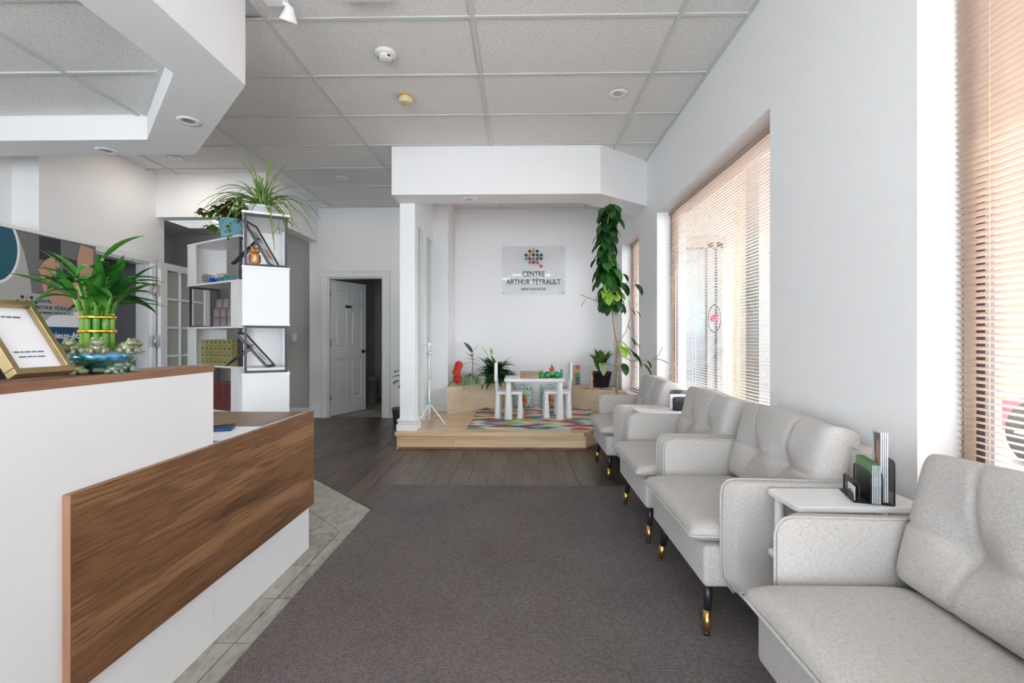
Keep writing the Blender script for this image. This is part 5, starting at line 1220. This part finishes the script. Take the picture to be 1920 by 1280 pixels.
for p, az, ln, w_, m in (((-.17, -.02, 1.98), 3.1, .14, .085, 'vine_leaf'), ((-.20, -.03, 1.93), 3.5, .12, .07, 'vine_leaf'), ((-.155, -.04, 1.82), 3.3, .17, .10, 'vine_leaf'), ((-.30, -.02, 1.53), 3.2, .10, .045, 'lime_leaf'),
      ((.17, -.02, 1.68), .2, .14, .10, 'vine_leaf'), ((.03, .0, 1.70), .4, .17, .11, 'vine_leaf'), ((.05, -.03, 1.78), .2, .10, .07, 'vine_leaf')): vleaf(p, az, ln, w_, -.5, m)
for pts in (((-.06, -.02, 1.42), (-.16, -.02, 1.50), (-.30, -.02, 1.55), (-.36, -.02, 1.58)), ((.0, -.02, 1.62), (.08, -.02, 1.69), (.18, -.02, 1.70)), ((-.0, -.02, 1.08), (.08, -.02, 1.20), (.14, -.02, 1.38), (.11, -.02, 1.52)),
            ((.0, -.02, 1.0), (.10, -.02, 1.06), (.13, -.02, .98)), ((.02, -.02, .98), (.14, -.03, .92), (.30, -.03, .93), (.40, -.03, .97), (.44, -.03, 1.06)), ((.36, -.03, .95), (.44, -.03, .93), (.50, -.03, .90)), ((-.09, -.03, 1.90), (-.16, -.02, 1.97), (-.21, -.03, 1.96))):
    bm = new_bm(); tube(bm, pts, .0035, 6); obj('twig', bm, 'stem', t)
for p, az, ln, w_, m in (((.02, -.03, 1.13), -.5, .19, .075, 'lime_leaf'), ((.03, -.04, 1.07), -1.2, .15, .08, 'lime_leaf'), ((.09, -.04, 1.06), -.3, .18, .09, 'vine_leaf'), ((.13, -.04, 1.02), .1, .20, .095, 'vine_leaf'),
      ((.05, -.05, .90), -1.4, .14, .08, 'vine_leaf'), ((.13, -.03, 1.15), .3, .10, .05, 'vine_leaf'), ((.17, -.03, 1.11), 0, .10, .04, 'vine_leaf'), ((.24, -.04, .90), -.5, .17, .095, 'vine_leaf'), ((.28, -.03, .93), .2, .10, .05, 'vine_leaf'),
      ((.10, -.03, 1.42), 2.6, .06, .02, 'vine_leaf'), ((.13, -.03, 1.44), .2, .09, .025, 'vine_leaf'), ((.18, -.03, 1.42), .1, .09, .03, 'vine_leaf'), ((.09, -.03, 1.28), .2, .07, .02, 'vine_leaf'), ((.12, -.03, 1.27), -.2, .09, .022, 'vine_leaf')): vleaf(p, az, ln, w_, -.6, m, 1.2)

# plants and things on the left bench
LB = .18 + .345 + .001
t = thing('red_pompom_garland', 'red tinsel pompom garland standing in the left corner of the bench', 'decoration', (-.84, 6.30, LB))
def pompom(z, r, x):
    bm = new_bm(); rr_ = random.Random(int(z * 1000))
    for k in range(260):
        d = sph(rr_.uniform(0, 6.28), math.asin(rr_.uniform(-1, 1))); c0 = Vector((x, 0, z)); s_ = d.cross(Vector((.3, .5, .8))).normalized() * .006
        q = [c0 + s_, c0 - s_, c0 + d * r * rr_.uniform(.85, 1.1)]; bm.faces.new([bm.verts.new(v) for v in q])
    ball(bm, (x, 0, z), r * .72, 14); o = obj('pompom', bm, 'red', t, smooth='keep')
pompom(.075, .078, 0); pompom(.17, .070, -.02); pompom(.265, .070, .01); pompom(.12, .06, -.015); pompom(.22, .06, .0)
bm = new_bm()
for k in range(4): tube(bm, [(-.07 + .02 * math.sin(k), -.02, .03 + .05 * k), (-.04, -.06, .12 + .04 * k), (.03, -.06, .16 + .03 * k), (.06, -.03, .15 + .03 * k)], .002, 5)
obj('gold_cord', bm, 'gold', t)
t = thing('variegated_trailing_plant', 'trailing variegated plant spilling from a light blue pot on the left bench', 'potted plant', (-.70, 6.36, LB)); potmesh(t, .062, .070, .125, 'bluepot')
for k in range(64):
    a = rnd.uniform(-2.6, .4) if k > 14 else rnd.uniform(0, 6.28); ln = rnd.uniform(.14, .32)
    leaf(t, 'varieg_leaf', (rnd.uniform(-.04, .04), rnd.uniform(-.04, .04), .115), sph(a, rnd.uniform(.3, 1.0)), ln * 1.15, .014, droop=rnd.uniform(2.2, 3.2), seg=9, fold=.3, shape='strap')
t = thing('rubber_plant', 'dark leaved rubber plant rising behind the blue pot on the left bench', 'potted plant', (-.68, 6.56, LB)); potmesh(t, .06, .07, .12, 'plastic')
bm = new_bm(); tube(bm, [(0, 0, .11), (.01, 0, .25), (.0, 0, .42)], .006); obj('stem', bm, 'stem', t)
for p, az, el, ln, w_ in (((0, 0, .42), 2.7, .95, .20, .115), ((.0, 0, .42), .2, .95, .18, .05), ((0, 0, .36), 2.9, .7, .12, .045), ((0, 0, .32), 3.0, .4, .13, .05), ((0, 0, .29), 3.0, -.1, .17, .085), ((0, 0, .33), -1.4, .2, .12, .07), ((0, 0, .33), 0.2, -.1, .11, .06), ((0, 0, .28), .1, -.3, .12, .07), ((0, 0, .38), -1.5, .3, .12, .07)):
    leaf(t, 'rubber_leaf', p, sph(az, el), ln, w_, droop=.3, seg=7, fold=.15, shape='oval')
t = thing('small_white_pot', 'round white pot with a tiny plant between the blue and grey pots', 'potted plant', (-.53, 6.50, LB)); potmesh(t, .045, .062, .10, 'plastic')
for k in range(26): leaf(t, 'varieg_leaf', (0, 0, .09), sph(rnd.uniform(0, 6.28), rnd.uniform(.3, 1.3)), rnd.uniform(.08, .16), .02, droop=1.8, seg=5, shape='oval')
t = thing('peace_lily', 'bushy dark green peace lily in a grey pot on the left bench', 'potted plant', (-.36, 6.60, LB)); potmesh(t, .078, .092, .125, 'greypot')
for k in range(78):
    a = rnd.uniform(0, 6.28); el = rnd.uniform(.15, 1.35)
    leaf(t, 'lily_leaf', (rnd.uniform(-.04, .04), rnd.uniform(-.04, .04), .11), sph(a, el), rnd.uniform(.22, .38), rnd.uniform(.05, .08), droop=rnd.uniform(1.0, 2.2), seg=7, fold=.3)
for az, ln in ((2.8, .40), (1.9, .36)):
    leaf(t, 'lime_leaf', Vector((-.02, 0, .1)) + sph(az, 1.25) * .30, sph(az, 1.0), ln * .38, .035, droop=.2, seg=6); bm = new_bm(); tube(bm, [(-.02, 0, .1), Vector((-.02, 0, .1)) + sph(az, 1.25) * .31], .0025, 5); obj('stalk', bm, 'greenstem', t)
t = thing('white_pot', 'plain white pot at the right end of the left bench', 'potted plant', (-.22, 6.80, LB)); potmesh(t, .045, .055, .10, 'plastic')
for k in range(10): leaf(t, 'lily_leaf', (0, 0, .09), sph(rnd.uniform(-1, 1), rnd.uniform(.2, 1.0)), rnd.uniform(.16, .28), .03, droop=2.4, seg=6)
t = thing('dumb_cane', 'broad leaved plant in a ribbed black plastic pot on the right bench', 'potted plant', (1.11, 6.60, BZ + .001)); potmesh(t, .10, .135, .215, 'blackpot', ribs=22, rim=.014, n=88)
for k in range(15):
    a = rnd.uniform(0, 6.28); leaf(t, 'dief_leaf', (rnd.uniform(-.03, .03), rnd.uniform(-.03, .03), .20 + rnd.uniform(0, .06)), sph(a, rnd.uniform(1.1, 1.5)), rnd.uniform(.24, .34), rnd.uniform(.09, .12), droop=rnd.uniform(.5, 1.3), seg=7, shape='oval')
leaf(t, 'dief_pale', (.0, -.05, .34), sph(-1.55, .2), .24, .11, droop=2.6, seg=8); leaf(t, 'rubber_leaf', (.05, -.02, .32), sph(-.1, .1), .26, .05, droop=.9, seg=7)
# rubber plant glimpsed behind the post
t = thing('floor_plant', 'green leaved plant just showing past the alcove post by the panel door', 'potted plant', (-1.60, 6.30, 0)); potmesh(t, .10, .12, .22, 'greypot')
bm = new_bm(); tube(bm, [(0, 0, .2), (.02, -.02, .6), (.03, 0, .95)], .008); obj('stem', bm, 'stem', t)
for k in range(9): leaf(t, 'vine_leaf', (.02, -.02, .38 + k * .065), sph(k * 2.4 + (math.pi if k % 2 else 0), .35), .16, .07, droop=.9, seg=6, shape='oval')

# washroom bin and wall outlet
t = thing('waste_bin', 'grey plastic waste bin inside the room behind the panel door', 'bin', (-2.60, 8.15, .0025))
bm = new_bm(); lathe(bm, [(.10, 0), (.105, .01), (.13, .42), (.138, .42), (.138, .45), (.10, .455)], 24); M['bin'] = mat('grey_bin_plastic', (.22, .24, .27), .5); obj('body', bm, 'bin', t); bm = new_bm(); lathe(bm, [(.14, .452), (.142, .47), (.11, .50), (.02, .505)], 24); obj('lid', bm, 'bin', t)
t = thing('wall_outlet', 'white wall outlet plate on the grey hall wall', 'outlet', (-3.42, 7.099, 1.10))
bobj('plate', (-.035, -.006, 0), (.035, 0, .12), 'plastic', t, bev=.002)
for z in (.022, .068): bobj('socket', (-.016, -.008, z), (.016, -.0055, z + .03), 'paint_gloss', t)
